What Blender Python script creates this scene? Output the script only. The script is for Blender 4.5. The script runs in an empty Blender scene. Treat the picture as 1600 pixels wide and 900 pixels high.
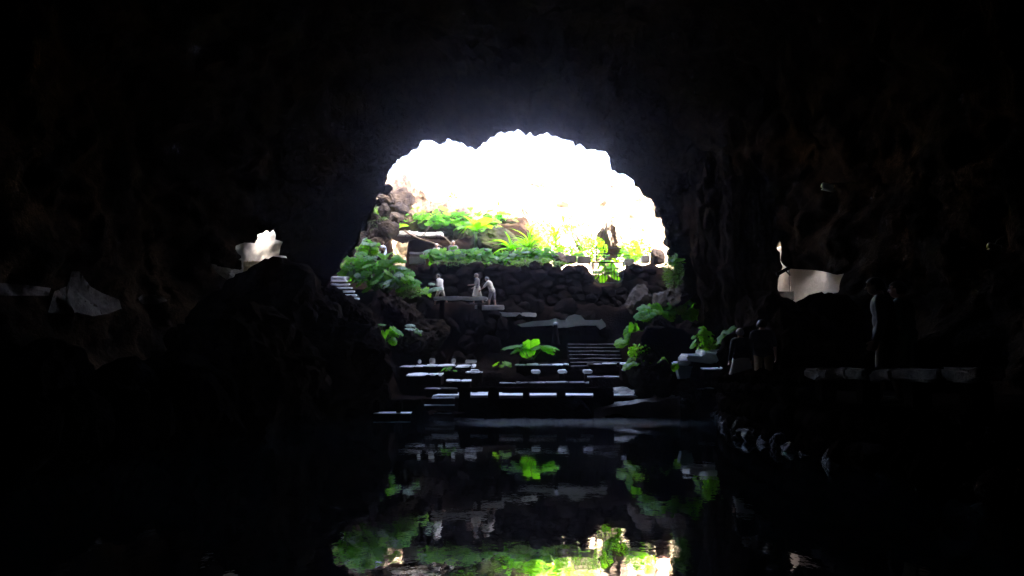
import bpy, bmesh, math, random
import numpy as np
from mathutils import Vector, Matrix, Euler

# ------------------------------------------------------------------ camera, sky, sun, exposure
scn = bpy.context.scene
COL = scn.collection
F = 1250.0                       # focal length in pixels of the 1600 px wide photograph
CAM_Z = 1.47
PITCH = math.atan(135.0 / F)     # horizon lies 135 px under the middle of the frame
cam_d = bpy.data.cameras.new('camera')
cam = bpy.data.objects.new('camera', cam_d)
COL.objects.link(cam)
cam_d.sensor_width = 36.0
cam_d.lens = 36.0 * F / 1600.0
cam_d.clip_start = 0.05
cam_d.clip_end = 2000.0
cam.location = (0, 0, CAM_Z)
cam.rotation_euler = (math.pi / 2 + PITCH, 0, 0)
scn.camera = cam

SUN_EL = math.radians(39)
SUN_AZ = math.radians(150)       # direction the sunlight comes from, clockwise from +Y
world = bpy.data.worlds.new('World')
scn.world = world
world.use_nodes = True
wn = world.node_tree
wn.nodes.clear()
sky = wn.nodes.new('ShaderNodeTexSky')
sky.sky_type = 'NISHITA'
sky.sun_disc = False
sky.sun_elevation = SUN_EL
sky.sun_rotation = SUN_AZ
sky.altitude = 50
sky.dust_density = 9.0
sky.air_density = 0.5
sky.ozone_density = 0.3
bg = wn.nodes.new('ShaderNodeBackground')
bg.inputs['Strength'].default_value = 0.15
wo = wn.nodes.new('ShaderNodeOutputWorld')
wn.links.new(sky.outputs[0], bg.inputs[0])
wn.links.new(bg.outputs[0], wo.inputs[0])

sun_d = bpy.data.lights.new('sun', 'SUN')
sun_d.energy = 5.0
sun_d.angle = math.radians(0.5)
sun_d.color = (1.0, 0.95, 0.87)
sun = bpy.data.objects.new('sun', sun_d)
COL.objects.link(sun)
sdir = Vector((math.sin(SUN_AZ) * math.cos(SUN_EL), math.cos(SUN_AZ) * math.cos(SUN_EL), math.sin(SUN_EL)))
sun.rotation_euler = sdir.to_track_quat('Z', 'Y').to_euler()
sun.location = (0, 30, 60)

scn.view_settings.view_transform = 'Standard'
scn.view_settings.look = 'None'
scn.view_settings.exposure = 5.5
scn.view_settings.gamma = 1.0
scn.view_settings.use_curve_mapping = False
cy = scn.cycles
cy.use_denoising = True
try:
    cy.denoiser = 'OPENIMAGEDENOISE'
except Exception:
    pass
cy.max_bounces = 8
cy.diffuse_bounces = 5
cy.glossy_bounces = 4
cy.transmission_bounces = 6
cy.volume_bounces = 0
cy.sample_clamp_indirect = 6.0
cy.use_adaptive_sampling = False

rng = random.Random(7)
R = math.radians


# ------------------------------------------------------------------ helpers
def P(px, py, D):
    """Point of the place seen at pixel (px, py) of the photograph and standing D metres ahead."""
    u = (px - 800) / F
    v = (450 - py) / F
    c, s = math.cos(PITCH), math.sin(PITCH)
    y = c - v * s
    z = s + v * c
    k = D / y
    return Vector((u * k, D, CAM_Z + z * k))


def proj(co):
    """Inverse of P for an array of points -> pixels."""
    co = np.asarray(co, float)
    c, s = math.cos(PITCH), math.sin(PITCH)
    x, y, z = co[:, 0], co[:, 1], co[:, 2] - CAM_Z
    d = np.maximum(y * c + z * s, 0.05)
    v = (-y * s + z * c)
    return np.stack([800 + F * x / d, 450 - F * v / d], 1)


def _hash(ix, iy, iz, seed):
    h = (ix * 374761393 + iy * 668265263 + iz * 2147483647 + seed * 974711) & 0xFFFFFFFF
    h = ((h ^ (h >> 13)) * 1274126177) & 0xFFFFFFFF
    h = (h ^ (h >> 16)) & 0xFFFFFFFF
    h = (h * 2246822519) & 0xFFFFFFFF
    return ((h >> 8) & 0xFFFF) / 65535.0


def vnoise(p, seed=0, lin=False):
    p = np.asarray(p, float)
    i = np.floor(p).astype(np.int64)
    f = p - i
    if not lin:
        f = f * f * f * (f * (f * 6 - 15) + 10)
    out = 0
    for dx in (0, 1):
        wx = f[:, 0] if dx else 1 - f[:, 0]
        for dy in (0, 1):
            wy = f[:, 1] if dy else 1 - f[:, 1]
            for dz in (0, 1):
                wz = f[:, 2] if dz else 1 - f[:, 2]
                out = out + wx * wy * wz * _hash(i[:, 0] + dx, i[:, 1] + dy, i[:, 2] + dz, seed)
    return out * 2 - 1


def fbm(p, octv=4, seed=0, ridged=False, lin=False):
    p = np.asarray(p, float)
    if lin:
        p = p @ np.array([[0.36, 0.48, -0.8], [-0.8, 0.6, 0.0], [0.48, 0.64, 0.6]])
    a, out = 1.0, 0
    for k in range(octv):
        n = vnoise(p * (2.03 ** k) + 17.3 * k, seed + k, lin)
        if ridged:
            n = 1 - 2 * np.abs(n)
        out = out + a * n
        a *= 0.5
    return out


def mesh(name, verts, faces, mats=(), smooth=True):
    me = bpy.data.meshes.new(name)
    me.from_pydata([tuple(v) for v in verts], [], [tuple(f) for f in faces])
    if not isinstance(mats, (list, tuple)):
        mats = [mats]
    for m in mats:
        me.materials.append(m)
    if smooth:
        me.polygons.foreach_set('use_smooth', [True] * len(me.polygons))
    me.update()
    return me


def link(name, data, parent=None, loc=(0, 0, 0), rot=(0, 0, 0), scale=(1, 1, 1)):
    o = bpy.data.objects.new(name, data)
    COL.objects.link(o)
    o.location = loc
    o.rotation_euler = rot
    o.scale = scale
    if parent is not None:
        o.parent = parent
    return o


def tag(o, label=None, cat=None, group=None, kind=None):
    if label:
        o['label'] = label
    if cat:
        o['category'] = cat
    if group:
        o['group'] = group
    if kind:
        o['kind'] = kind
    return o


def thing(name, label, cat, loc=(0, 0, 0), rz=0, group=None):
    o = link(name, None, None, loc, (0, 0, rz))
    o.empty_display_size = 0.2
    return tag(o, label, cat, group)


class MB:
    """Collects shapes into one mesh."""

    def __init__(self):
        self.v, self.f, self.m = [], [], []

    def add(self, vs, fs, mi=0):
        b = len(self.v)
        self.v += [tuple(v) for v in vs]
        self.f += [tuple(b + i for i in f) for f in fs]
        self.m += [mi] * len(fs)

    def box(self, c, s, rot=None, jit=0.0, r=rng):
        vs = []
        for dx in (-1, 1):
            for dy in (-1, 1):
                for dz in (-1, 1):
                    p = Vector((dx * s[0] / 2, dy * s[1] / 2, dz * s[2] / 2))
                    if jit:
                        p += Vector((r.uniform(-jit, jit), r.uniform(-jit, jit), r.uniform(-jit, jit)))
                    if rot is not None:
                        p = rot @ p
                    vs.append(p + Vector(c))
        self.add(vs, [(0, 1, 3, 2), (4, 6, 7, 5), (0, 4, 5, 1), (2, 3, 7, 6), (0, 2, 6, 4), (1, 5, 7, 3)])

    def tube(self, pts, rad, n=8, caps=True):
        pts = [Vector(p) for p in pts]
        if not isinstance(rad, (list, tuple)):
            rad = [rad] * len(pts)
        vs, fs = [], []
        up = None
        for i, p in enumerate(pts):
            d = (pts[min(i + 1, len(pts) - 1)] - pts[max(i - 1, 0)])
            if d.length < 1e-9:
                d = Vector((0, 0, 1))
            d.normalize()
            if up is None:
                up = d.orthogonal().normalized()
            else:
                up = (up - d * up.dot(d))
                up = up.normalized() if up.length > 1e-6 else d.orthogonal().normalized()
            sd = d.cross(up)
            for k in range(n):
                a = 2 * math.pi * k / n
                vs.append(p + (up * math.cos(a) + sd * math.sin(a)) * rad[i])
        for i in range(len(pts) - 1):
            for k in range(n):
                a, b = i * n + k, i * n + (k + 1) % n
                fs.append((a, b, b + n, a + n))
        if caps:
            fs.append(tuple(reversed(range(n))))
            fs.append(tuple((len(pts) - 1) * n + k for k in range(n)))
        self.add(vs, fs)

    def ellipsoid(self, c, r, rot=None, nu=14, nv=9):
        vs, fs = [], []
        c = Vector(c)
        for j in range(1, nv):
            t = math.pi * j / nv
            for k in range(nu):
                a = 2 * math.pi * k / nu
                p = Vector((r[0] * math.sin(t) * math.cos(a), r[1] * math.sin(t) * math.sin(a), r[2] * math.cos(t)))
                if rot is not None:
                    p = rot @ p
                vs.append(c + p)
        top = Vector((0, 0, r[2]))
        if rot is not None:
            top = rot @ top
        vs.append(c + top)
        vs.append(c - top)
        nt = len(vs) - 2
        for j in range(nv - 2):
            for k in range(nu):
                a, b = j * nu + k, j * nu + (k + 1) % nu
                fs.append((a, a + nu, b + nu, b))
        for k in range(nu):
            fs.append((nt, k, (k + 1) % nu))
            b = (nv - 2) * nu
            fs.append((nt + 1, b + (k + 1) % nu, b + k))
        self.add(vs, fs)

    def cap(self, p0, p1, r0, r1, n=10):
        """closed tapered capsule"""
        p0, p1 = Vector(p0), Vector(p1)
        d = (p1 - p0).normalized()
        pts, rad = [], []
        for a in (80, 50, 20):
            pts.append(p0 - d * r0 * math.sin(R(a)))
            rad.append(r0 * math.cos(R(a)))
        for k in range(5):
            t = k / 4
            pts.append(p0.lerp(p1, t))
            rad.append(r0 + (r1 - r0) * t)
        for a in (20, 50, 80):
            pts.append(p1 + d * r1 * math.sin(R(a)))
            rad.append(r1 * math.cos(R(a)))
        self.tube(pts, rad, n)

    def mesh(self, name, mats, smooth=False):
        me = mesh(name, self.v, self.f, mats, smooth)
        if any(self.m):
            me.polygons.foreach_set('material_index', self.m)
        return me

    def build(self, name, mats, parent=None, smooth=False, loc=(0, 0, 0), rot=(0, 0, 0)):
        return link(name, self.mesh(name, mats, smooth), parent, loc, rot)


# ------------------------------------------------------------------ materials
MATS = {}


def mat(name, col, rough=0.8, col2=None, scale=2.0, bump=0.0, bscale=8.0, spec=0.5, metal=0.0, detail=6.0, trans=0.0, lo=0.35, hi=0.65, bdist=0.08):
    m = bpy.data.materials.new(name)
    m.use_nodes = True
    nt = m.node_tree
    b = nt.nodes['Principled BSDF']
    b.inputs['Base Color'].default_value = (*col, 1)
    b.inputs['Roughness'].default_value = rough
    b.inputs['Metallic'].default_value = metal
    b.inputs['Specular IOR Level'].default_value = spec
    tc = nt.nodes.new('ShaderNodeTexCoord')
    if col2 is not None:
        n = nt.nodes.new('ShaderNodeTexNoise')
        n.inputs['Scale'].default_value = scale
        n.inputs['Detail'].default_value = detail
        n.inputs['Roughness'].default_value = 0.65
        nt.links.new(tc.outputs['Object'], n.inputs['Vector'])
        cr = nt.nodes.new('ShaderNodeValToRGB')
        cr.color_ramp.elements[0].position = lo
        cr.color_ramp.elements[1].position = hi
        cr.color_ramp.elements[0].color = (*col, 1)
        cr.color_ramp.elements[1].color = (*col2, 1)
        nt.links.new(n.outputs['Fac'], cr.inputs['Fac'])
        nt.links.new(cr.outputs['Color'], b.inputs['Base Color'])
        m['ramp'] = cr.name
    if bump:
        n2 = nt.nodes.new('ShaderNodeTexNoise')
        n2.inputs['Scale'].default_value = bscale
        n2.inputs['Detail'].default_value = 8
        n2.inputs['Roughness'].default_value = 0.7
        nt.links.new(tc.outputs['Object'], n2.inputs['Vector'])
        bp = nt.nodes.new('ShaderNodeBump')
        bp.inputs['Strength'].default_value = min(1.0, bump)
        bp.inputs['Distance'].default_value = bdist
        nt.links.new(n2.outputs['Fac'], bp.inputs['Height'])
        nt.links.new(bp.outputs['Normal'], b.inputs['Normal'])
    if trans:
        out = nt.nodes['Material Output']
        tr = nt.nodes.new('ShaderNodeBsdfTranslucent')
        mx = nt.nodes.new('ShaderNodeMixShader')
        mx.inputs['Fac'].default_value = trans
        if col2 is not None:
            hs = nt.nodes.new('ShaderNodeMix')
            hs.data_type = 'RGBA'
            hs.blend_type = 'MULTIPLY'
            hs.inputs[0].default_value = 1.0
            nt.links.new(cr.outputs['Color'], hs.inputs[6])
            hs.inputs[7].default_value = (3.2, 3.4, 0.8, 1)
            nt.links.new(hs.outputs[2], tr.inputs['Color'])
        else:
            tr.inputs['Color'].default_value = (min(1, col[0] * 2.2), min(1, col[1] * 2.2), col[2], 1)
        nt.links.new(b.outputs[0], mx.inputs[1])
        nt.links.new(tr.outputs[0], mx.inputs[2])
        nt.links.new(mx.outputs[0], out.inputs['Surface'])
    MATS[name] = m
    return m


M_CAVE = mat('cave_rock', (0.0035, 0.0026, 0.002), 0.9, (0.07, 0.044, 0.025), 0.7, 1.0, 1.8, 0.02, lo=0.42, hi=0.8, bdist=0.35)
M_CAVE2 = mat('brown_cave_rock', (0.006, 0.0045, 0.0035), 0.9, (0.045, 0.03, 0.02), 2.2, 1.0, 5, 0.0, bdist=0.3)
M_WET = mat('wet_rock', (0.003, 0.003, 0.003), 0.5, (0.008, 0.007, 0.006), 3.0, 1.0, 14, 0.0, bdist=0.12)
M_WETG = mat('glistening_rock', (0.003, 0.003, 0.003), 0.3, (0.008, 0.007, 0.006), 3.0, 1.0, 16, 0.12, bdist=0.3)
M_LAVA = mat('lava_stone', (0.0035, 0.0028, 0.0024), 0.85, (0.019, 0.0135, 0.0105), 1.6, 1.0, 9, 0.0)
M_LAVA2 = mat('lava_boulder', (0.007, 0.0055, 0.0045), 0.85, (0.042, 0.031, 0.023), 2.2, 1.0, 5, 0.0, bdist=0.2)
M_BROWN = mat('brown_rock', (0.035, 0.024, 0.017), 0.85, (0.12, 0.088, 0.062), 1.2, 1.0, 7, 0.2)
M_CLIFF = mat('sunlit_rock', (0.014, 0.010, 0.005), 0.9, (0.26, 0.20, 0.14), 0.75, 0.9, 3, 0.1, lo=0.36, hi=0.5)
M_RAIL = mat('weathered_stone', (0.05, 0.046, 0.043), 0.9, (0.16, 0.15, 0.14), 4.0, 0.8, 14, 0.1)
M_DIMW = mat('shaded_plaster', (0.05, 0.045, 0.042), 0.9, (0.17, 0.155, 0.145), 1.6, 0.8, 5, 0.1)  # white plaster with the shade of the deep left side put into its colour
M_MOSS = mat('mossy_rock', (0.015, 0.016, 0.007), 0.9, (0.05, 0.052, 0.022), 1.5, 1.0, 7, 0.1)
M_PALE = mat('pale_stone', (0.34, 0.32, 0.30), 0.75, (0.55, 0.52, 0.48), 3.0, 0.5, 14, 0.4)
M_PAVE = mat('paving', (0.62, 0.62, 0.62), 0.45, (0.8, 0.8, 0.79), 2.5, 0.2, 10, 0.5)
M_CONC = mat('concrete', (0.20, 0.19, 0.18), 0.7, (0.32, 0.30, 0.28), 2.0, 0.4, 12, 0.4)
M_PLASTER = mat('white_plaster', (0.62, 0.59, 0.54), 0.85, (0.8, 0.76, 0.7), 1.5, 0.35, 6, 0.3)
M_SOIL = mat('black_ash', (0.004, 0.0027, 0.002), 0.95, (0.016, 0.0105, 0.0075), 1.4, 1.0, 9, 0.0)
M_LEAF = mat('leaf_green', (0.036, 0.13, 0.007), 0.5, (0.07, 0.2, 0.010), 2.2, 0.0, 8, 0.14, trans=0.64)
M_LEAFY = mat('leaf_yellow_green', (0.08, 0.2, 0.014), 0.5, (0.14, 0.28, 0.024), 2.2, 0.0, 8, 0.15, trans=0.55)
M_LEAFD = mat('leaf_dark', (0.03, 0.08, 0.02), 0.5, (0.05, 0.13, 0.03), 2.2, 0.0, 8, 0.5, trans=0.35)
M_STEM = mat('plant_stem', (0.06, 0.12, 0.03), 0.6)
M_WOOD = mat('dry_branch', (0.16, 0.11, 0.07), 0.8, (0.24, 0.17, 0.11), 6, 0.3)
M_IRON = mat('black_iron', (0.02, 0.018, 0.016), 0.55, metal=0.6)
M_SKIN = mat('skin', (0.44, 0.26, 0.19), 0.55, (0.5, 0.3, 0.22), 12)
M_WHITE = mat('white_cloth', (0.66, 0.63, 0.60), 0.9, (0.74, 0.71, 0.68), 9)
M_CREAM = mat('cream_cloth', (0.5, 0.45, 0.38), 0.9, (0.58, 0.53, 0.45), 9)
M_BLUE = mat('pale_blue_cloth', (0.36, 0.42, 0.56), 0.9, (0.42, 0.48, 0.62), 9)
M_DARK = mat('dark_cloth', (0.035, 0.035, 0.04), 0.75, (0.06, 0.06, 0.066), 9)
M_TEAL = mat('dark_teal_cloth', (0.08, 0.14, 0.14), 0.9, (0.11, 0.18, 0.18), 9)
M_KHAKI = mat('khaki_cloth', (0.16, 0.12, 0.07), 0.9, (0.2, 0.16, 0.1), 9)
M_KHAKI2 = mat('beige_cloth', (0.36, 0.30, 0.23), 0.9, (0.43, 0.37, 0.29), 9)
M_GREYC = mat('grey_cloth', (0.16, 0.15, 0.15), 0.9, (0.22, 0.2, 0.2), 9)
M_HAIRD = mat('dark_hair', (0.03, 0.022, 0.016), 0.5)
M_HAIRG = mat('grey_hair', (0.5, 0.48, 0.46), 0.55)
M_HAIRB = mat('brown_hair', (0.12, 0.07, 0.04), 0.5)
M_SHOE = mat('shoe_leather', (0.08, 0.06, 0.05), 0.6)
M_ORANGE = mat('orange_plastic', (0.62, 0.10, 0.03), 0.5, (0.7, 0.14, 0.05), 8)
M_RED = mat('terracotta_paint', (0.52, 0.17, 0.10), 0.7, (0.6, 0.24, 0.15), 6)
M_PLANTER = mat('planter_glaze', (0.26, 0.32, 0.33), 0.45, (0.34, 0.4, 0.41), 6, 0.2)
M_REED = mat('reed', (0.52, 0.42, 0.22), 0.8, (0.66, 0.55, 0.32), 14)
M_LAMPW = mat('white_metal', (0.72, 0.74, 0.76), 0.4)
M_BLACKP = mat('black_plastic', (0.015, 0.015, 0.016), 0.45)

# water: dark, mirror-like, faintly rippled
M_WATER = bpy.data.materials.new('lake_water')
M_WATER.use_nodes = True
_nt = M_WATER.node_tree
_b = _nt.nodes['Principled BSDF']
_b.inputs['Base Color'].default_value = (0.004, 0.007, 0.009, 1)
_b.inputs['Roughness'].default_value = 0.015
_b.inputs['IOR'].default_value = 1.333
_tc = _nt.nodes.new('ShaderNodeTexCoord')
_mp = _nt.nodes.new('ShaderNodeMapping')
_mp.inputs['Scale'].default_value = (1.0, 0.55, 1)
_n = _nt.nodes.new('ShaderNodeTexNoise')
_n.inputs['Scale'].default_value = 5.0
_n.inputs['Detail'].default_value = 3
_bp = _nt.nodes.new('ShaderNodeBump')
_bp.inputs['Strength'].default_value = 0.03
_bp.inputs['Distance'].default_value = 0.05
_nt.links.new(_tc.outputs['Object'], _mp.inputs['Vector'])
_nt.links.new(_mp.outputs[0], _n.inputs['Vector'])
_nt.links.new(_n.outputs['Fac'], _bp.inputs['Height'])
_nt.links.new(_bp.outputs[0], _b.inputs['Normal'])
# a breath of wind roughens the strip of water before the shore
_sep = _nt.nodes.new('ShaderNodeSeparateXYZ')
_nt.links.new(_tc.outputs['Object'], _sep.inputs[0])
_n2 = _nt.nodes.new('ShaderNodeTexNoise')
_n2.inputs['Scale'].default_value = 0.45
_n2.inputs['Detail'].default_value = 2
_nt.links.new(_tc.outputs['Object'], _n2.inputs['Vector'])


def _math(op, a, b=None):
    n = _nt.nodes.new('ShaderNodeMath')
    n.operation = op
    n.use_clamp = False
    for i, v in enumerate((a, b)):
        if v is None:
            continue
        if isinstance(v, (int, float)):
            n.inputs[i].default_value = v
        else:
            _nt.links.new(v, n.inputs[i])
    return n.outputs[0]


def _ramp(v, f0, f1):
    n = _nt.nodes.new('ShaderNodeMapRange')
    n.interpolation_type = 'SMOOTHSTEP'
    _nt.links.new(v, n.inputs['Value'])
    n.inputs['From Min'].default_value = f0
    n.inputs['From Max'].default_value = f1
    return n.outputs['Result']


_wob = _math('MULTIPLY', _math('SUBTRACT', _n2.outputs['Fac'], 0.5), 5.0)
_yy = _math('ADD', _sep.outputs['Y'], _wob)
_xx = _math('ADD', _sep.outputs['X'], _wob)
_mask = _math('MULTIPLY', _math('MULTIPLY', _ramp(_yy, 20.5, 24.5), _ramp(_xx, -3.6, -1.0)), _ramp(_xx, 7.0, 5.2))
_rgh = _math('ADD', _math('MULTIPLY', _mask, 0.17), 0.015)
_nt.links.new(_rgh, _b.inputs['Roughness'])


# ------------------------------------------------------------------ cave shell
MOUTH = [(606, 275), (600, 297), (592, 312), (585, 330), (574, 350), (563, 368), (548, 396), (530, 416), (518, 434), (505, 470),
         (490, 520), (480, 600), (470, 720), (620, 780), (800, 800), (1000, 780), (1130, 720), (1118, 600), (1104, 540), (1096, 490),
         (1080, 452), (1054, 425), (1043, 402), (1045, 380), (1041, 362), (1034, 348), (1028, 332), (1021, 318), (1010, 308),
         (1000, 298), (990, 287), (982, 276), (968, 268), (958, 262), (952, 248), (944, 237), (925, 233), (904, 227), (885, 219),
         (868, 213), (840, 210), (808, 207), (782, 209), (768, 216), (752, 227), (742, 233), (730, 229), (712, 226), (704, 222),
         (690, 226), (676, 222), (664, 224), (656, 231), (644, 240), (628, 247), (616, 257)]
LEFT_HOLE = [(368, 384), (382, 379), (398, 380), (403, 372), (402, 366), (411, 364), (416, 360), (421, 364), (427, 359), (431, 366),
             (430, 374), (442, 378), (438, 386), (436, 399), (447, 400), (450, 407), (470, 416), (472, 424), (466, 436), (440, 446),
             (412, 448), (380, 446), (366, 444), (344, 430), (332, 418), (328, 404), (328, 392), (338, 404), (352, 416), (366, 420), (378, 422), (377, 400), (372, 396), (368, 390)]
RIGHT_HOLE = [(1214, 400), (1214, 386), (1218, 378), (1222, 378), (1224, 398), (1222, 412), (1232, 420), (1250, 421), (1270, 422),
              (1285, 424), (1298, 427), (1306, 430), (1319, 427), (1314, 436), (1311, 446), (1312, 456), (1300, 459), (1290, 467),
              (1270, 470), (1240, 468), (1216, 466), (1213, 440), (1212, 420)]
Y_MOUTH = 35.5
Y_BACK = -9.0


def poly_world(poly, D):
    return np.array([[P(a, b, D).x, P(a, b, D).z] for a, b in poly])


mp = poly_world(MOUTH, Y_MOUTH)
CX, CZ = 0.1, 5.0
ang = np.unwrap(np.arctan2(mp[:, 1] - CZ, mp[:, 0] - CX))
NA = 640
NR = 280
TH = np.linspace(0, 2 * math.pi, NA, endpoint=False)


def ray_poly(th):
    d = np.array([math.cos(th), math.sin(th)])
    best = None
    n = len(mp)
    for i in range(n):
        a, b = mp[i] - (CX, CZ), mp[(i + 1) % n] - (CX, CZ)
        e = b - a
        den = d[0] * e[1] - d[1] * e[0]
        if abs(den) < 1e-9:
            continue
        t = (a[0] * e[1] - a[1] * e[0]) / den
        s = (a[0] * d[1] - a[1] * d[0]) / den
        if t > 0 and -1e-6 <= s <= 1 + 1e-6 and (best is None or t > best):
            best = t
    return best


R0 = np.array([ray_poly(t) for t in TH])
R0 = R0 + 0.12 * fbm(np.stack([np.cos(TH) * 14, np.sin(TH) * 14, TH * 0], 1), 3, 61) + 0.09 * fbm(np.stack([np.cos(TH) * 40, np.sin(TH) * 40, TH * 0], 1), 2, 67)
ct, st = np.cos(TH), np.sin(TH)
ax_x = np.where(ct < 0, 15.5, 11.2)
ax_z = np.where(st > 0, 12.0, 8.0)
RO = 1.0 / ((np.abs(ct) / ax_x) ** 2.5 + (np.abs(st) / ax_z) ** 2.5) ** (1 / 2.5)
RO = np.maximum(RO, R0 + 0.6)

verts = []
US = np.linspace(0, 1, NR) ** 1.25
OUT = [(39.6, 9.0), (39.0, 5.0), (38.3, 2.8), (37.5, 1.5), (36.6, 0.7), (35.9, 0.2)]      # lip and outer cliff
for Y, dr in OUT:
    for k in range(NA):
        up_ = min(1.0, max(0.0, (TH[k] - R(58)) / R(25))) * (TH[k] < R(185))  # outer cliff raised at the top left, out of view, to shade the garden slope
        r = R0[k] + dr * (1.0 + 0.3 * up_ if st[k] > -0.2 else 0.6)
        verts.append((CX + r * ct[k], Y, CZ + r * st[k]))
for u in US:
    Y = Y_MOUTH - (Y_MOUTH - Y_BACK) * u ** 1.6
    fr = min(1.0, u / 0.55) ** 0.62
    for k in range(NA):
        r = R0[k] + (RO[k] - R0[k]) * fr
        verts.append((CX + r * ct[k], Y, CZ + r * st[k]))
V = np.array(verts)
nO = len(OUT) * NA
uu = np.concatenate([np.linspace(1, 0.15, len(OUT)).repeat(NA), np.minimum(1, US / 0.16).repeat(NA)])
n1 = fbm(V * 0.22, 3, 3)
n2 = fbm(V * 0.62, 5, 11, ridged=True, lin=True)
n3 = fbm(V * 2.1, 3, 23, lin=True)
rad = np.stack([V[:, 0] - CX, np.zeros(len(V)), V[:, 2] - CZ], 1)
rad /= np.maximum(np.linalg.norm(rad, axis=1), 1e-6)[:, None]
amt = (1.0 * n1 + 0.42 * (n2 - 0.3)) * uu + 0.14 * n3 * (0.3 + 0.7 * uu)
V = V + rad * amt[:, None]
V[:, 1] += (0.5 * fbm(V * 0.5, 3, 31) * uu)
NV_SHELL = len(V)


def poly_sd(p, poly):
    poly = np.array(poly, float)
    n = len(poly)
    d2 = np.full(len(p), 1e18)
    near = np.zeros_like(p)
    ins = np.zeros(len(p), bool)
    for i in range(n):
        a, b = poly[i], poly[(i + 1) % n]
        e = b - a
        t = np.clip(((p - a) @ e) / (e @ e), 0, 1)
        q = a + t[:, None] * e
        dd = ((p - q) ** 2).sum(1)
        m = dd < d2
        d2[m] = dd[m]
        near[m] = q[m]
        c = ((a[1] > p[:, 1]) != (b[1] > p[:, 1]))
        xi = a[0] + (p[:, 1] - a[1]) / (e[1] if abs(e[1]) > 1e-12 else 1e-12) * e[0]
        ins ^= c & (p[:, 0] < xi)
    d = np.sqrt(d2)
    return np.where(ins, -d, d), near


rows = len(V) // NA
faces = []
for i in range(rows - 1):
    for k in range(NA):
        a, b = i * NA + k, i * NA + (k + 1) % NA
        faces.append((a, b, b + NA, a + NA))
faces = np.array(faces)
pix = proj(V)
ok = (V[:, 1] > 15) & (V[:, 1] < 35.4)
keep = np.ones(len(faces), bool)
hole_tag = np.zeros(len(faces), int)
for hi_, poly in ((1, LEFT_HOLE), (2, RIGHT_HOLE)):
    sd, near = poly_sd(pix, poly)
    snap = ok & (np.abs(sd) < 4.5)
    for i in np.nonzero(snap)[0]:
        q = P(near[i, 0], near[i, 1], V[i, 1])
        V[i] = (q.x, q.y, q.z)
    pix = proj(V)
    cen = pix[faces].mean(1)
    okf = ok[faces].all(1)
    sdf, _ = poly_sd(cen, poly)
    hole_tag[okf & (sdf < 0)] = hi_
faces_keep = faces[hole_tag == 0]
bm = bmesh.new()
bv = [bm.verts.new(v) for v in V]
for f in faces_keep:
    bm.faces.new([bv[i] for i in f])
bm.verts.ensure_lookup_table(); bm.verts.index_update(); bm.edges.ensure_lookup_table()
# back end of the cave
bm.faces.new([bv[(rows - 1) * NA + k] for k in range(NA)])
hole_info = {}
for hi_ in (1, 2):
    hv = set(faces[hole_tag == hi_].ravel().tolist())
    hv = {i for i in hv if bv[i].is_boundary}
    edges = [e for e in bm.edges if e.is_boundary and e.verts[0].index in hv and e.verts[1].index in hv]
    cen = sum((e.verts[0].co for e in edges), Vector()) / max(1, len(edges))
    ymin = min(e.verts[0].co.y for e in edges)
    ymax = max(e.verts[0].co.y for e in edges)
    hole_info[hi_] = (cen.copy(), ymin, ymax)
    view = (cen - Vector((0, 0, CAM_Z))).normalized()
    ring = edges
    KILL = []
    for step, (dd, sc) in enumerate(((0.5, 1.12), (1.2, 1.35), (1.6, 1.15), (2.2, 1.0))):
        ret = bmesh.ops.extrude_edge_only(bm, edges=ring)
        nv = [g for g in ret['geom'] if isinstance(g, bmesh.types.BMVert)]
        ring = [g for g in ret['geom'] if isinstance(g, bmesh.types.BMEdge) and g.is_boundary]
        c2 = sum((v.co for v in nv), Vector()) / len(nv)
        yt = ymax + 0.3 + dd if step else None
        for v in nv:
            off = v.co - c2
            v.co = c2 + off * sc + view * dd
        if step in (1, 2):
            # unseen roof opening added over the recess to let daylight in
            dele = [f for f in ret['geom'] if isinstance(f, bmesh.types.BMFace)]
            zmax = max(v.co.z for v in nv)
            xs = [v.co.x for v in nv]
            x0, x1 = min(xs), max(xs)
            kill = []
            for f in dele:
                c = f.calc_center_median()
                rel = (c.x - x0) / (x1 - x0)
                if hi_ == 1 and ((step == 2 and c.z > c2.z + 0.25) or (step == 1 and c.z > c2.z + 0.3 and 0.5 < rel < 0.58)):
                    kill.append(f)
                if hi_ == 2 and step == 1 and c.z > c2.z + 0.15 and rel < 0.75:
                    kill.append(f)
            hole_info[(hi_, 'kill')] = len(kill)
            KILL += kill
    bmesh.ops.delete(bm, geom=KILL, context='FACES_ONLY')
    try:
        bmesh.ops.holes_fill(bm, edges=[e for e in ring if e.is_valid and e.is_boundary])
    except Exception:
        pass
bmesh.ops.delete(bm, geom=[v for v in bm.verts if not v.link_faces], context='VERTS')
me = bpy.data.meshes.new('cave_wall')
bm.to_mesh(me)
bm.free()
me.materials.append(M_CAVE)
me.polygons.foreach_set('use_smooth', [True] * len(me.polygons))
cave = link('cave_wall', me)
from mathutils.bvhtree import BVHTree
CAVE_BVH = BVHTree.FromPolygons([v.co for v in me.vertices], [tuple(p.vertices) for p in me.polygons])
tag(cave, 'black lava tube walls and roof around the lake', kind='structure')
print('holes', hole_info)


# ------------------------------------------------------------------ ground of the garden pit and of the shore
def sstep(a, b, x):
    t = np.clip((x - a) / (b - a), 0, 1)
    return t * t * (3 - 2 * t)


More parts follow.
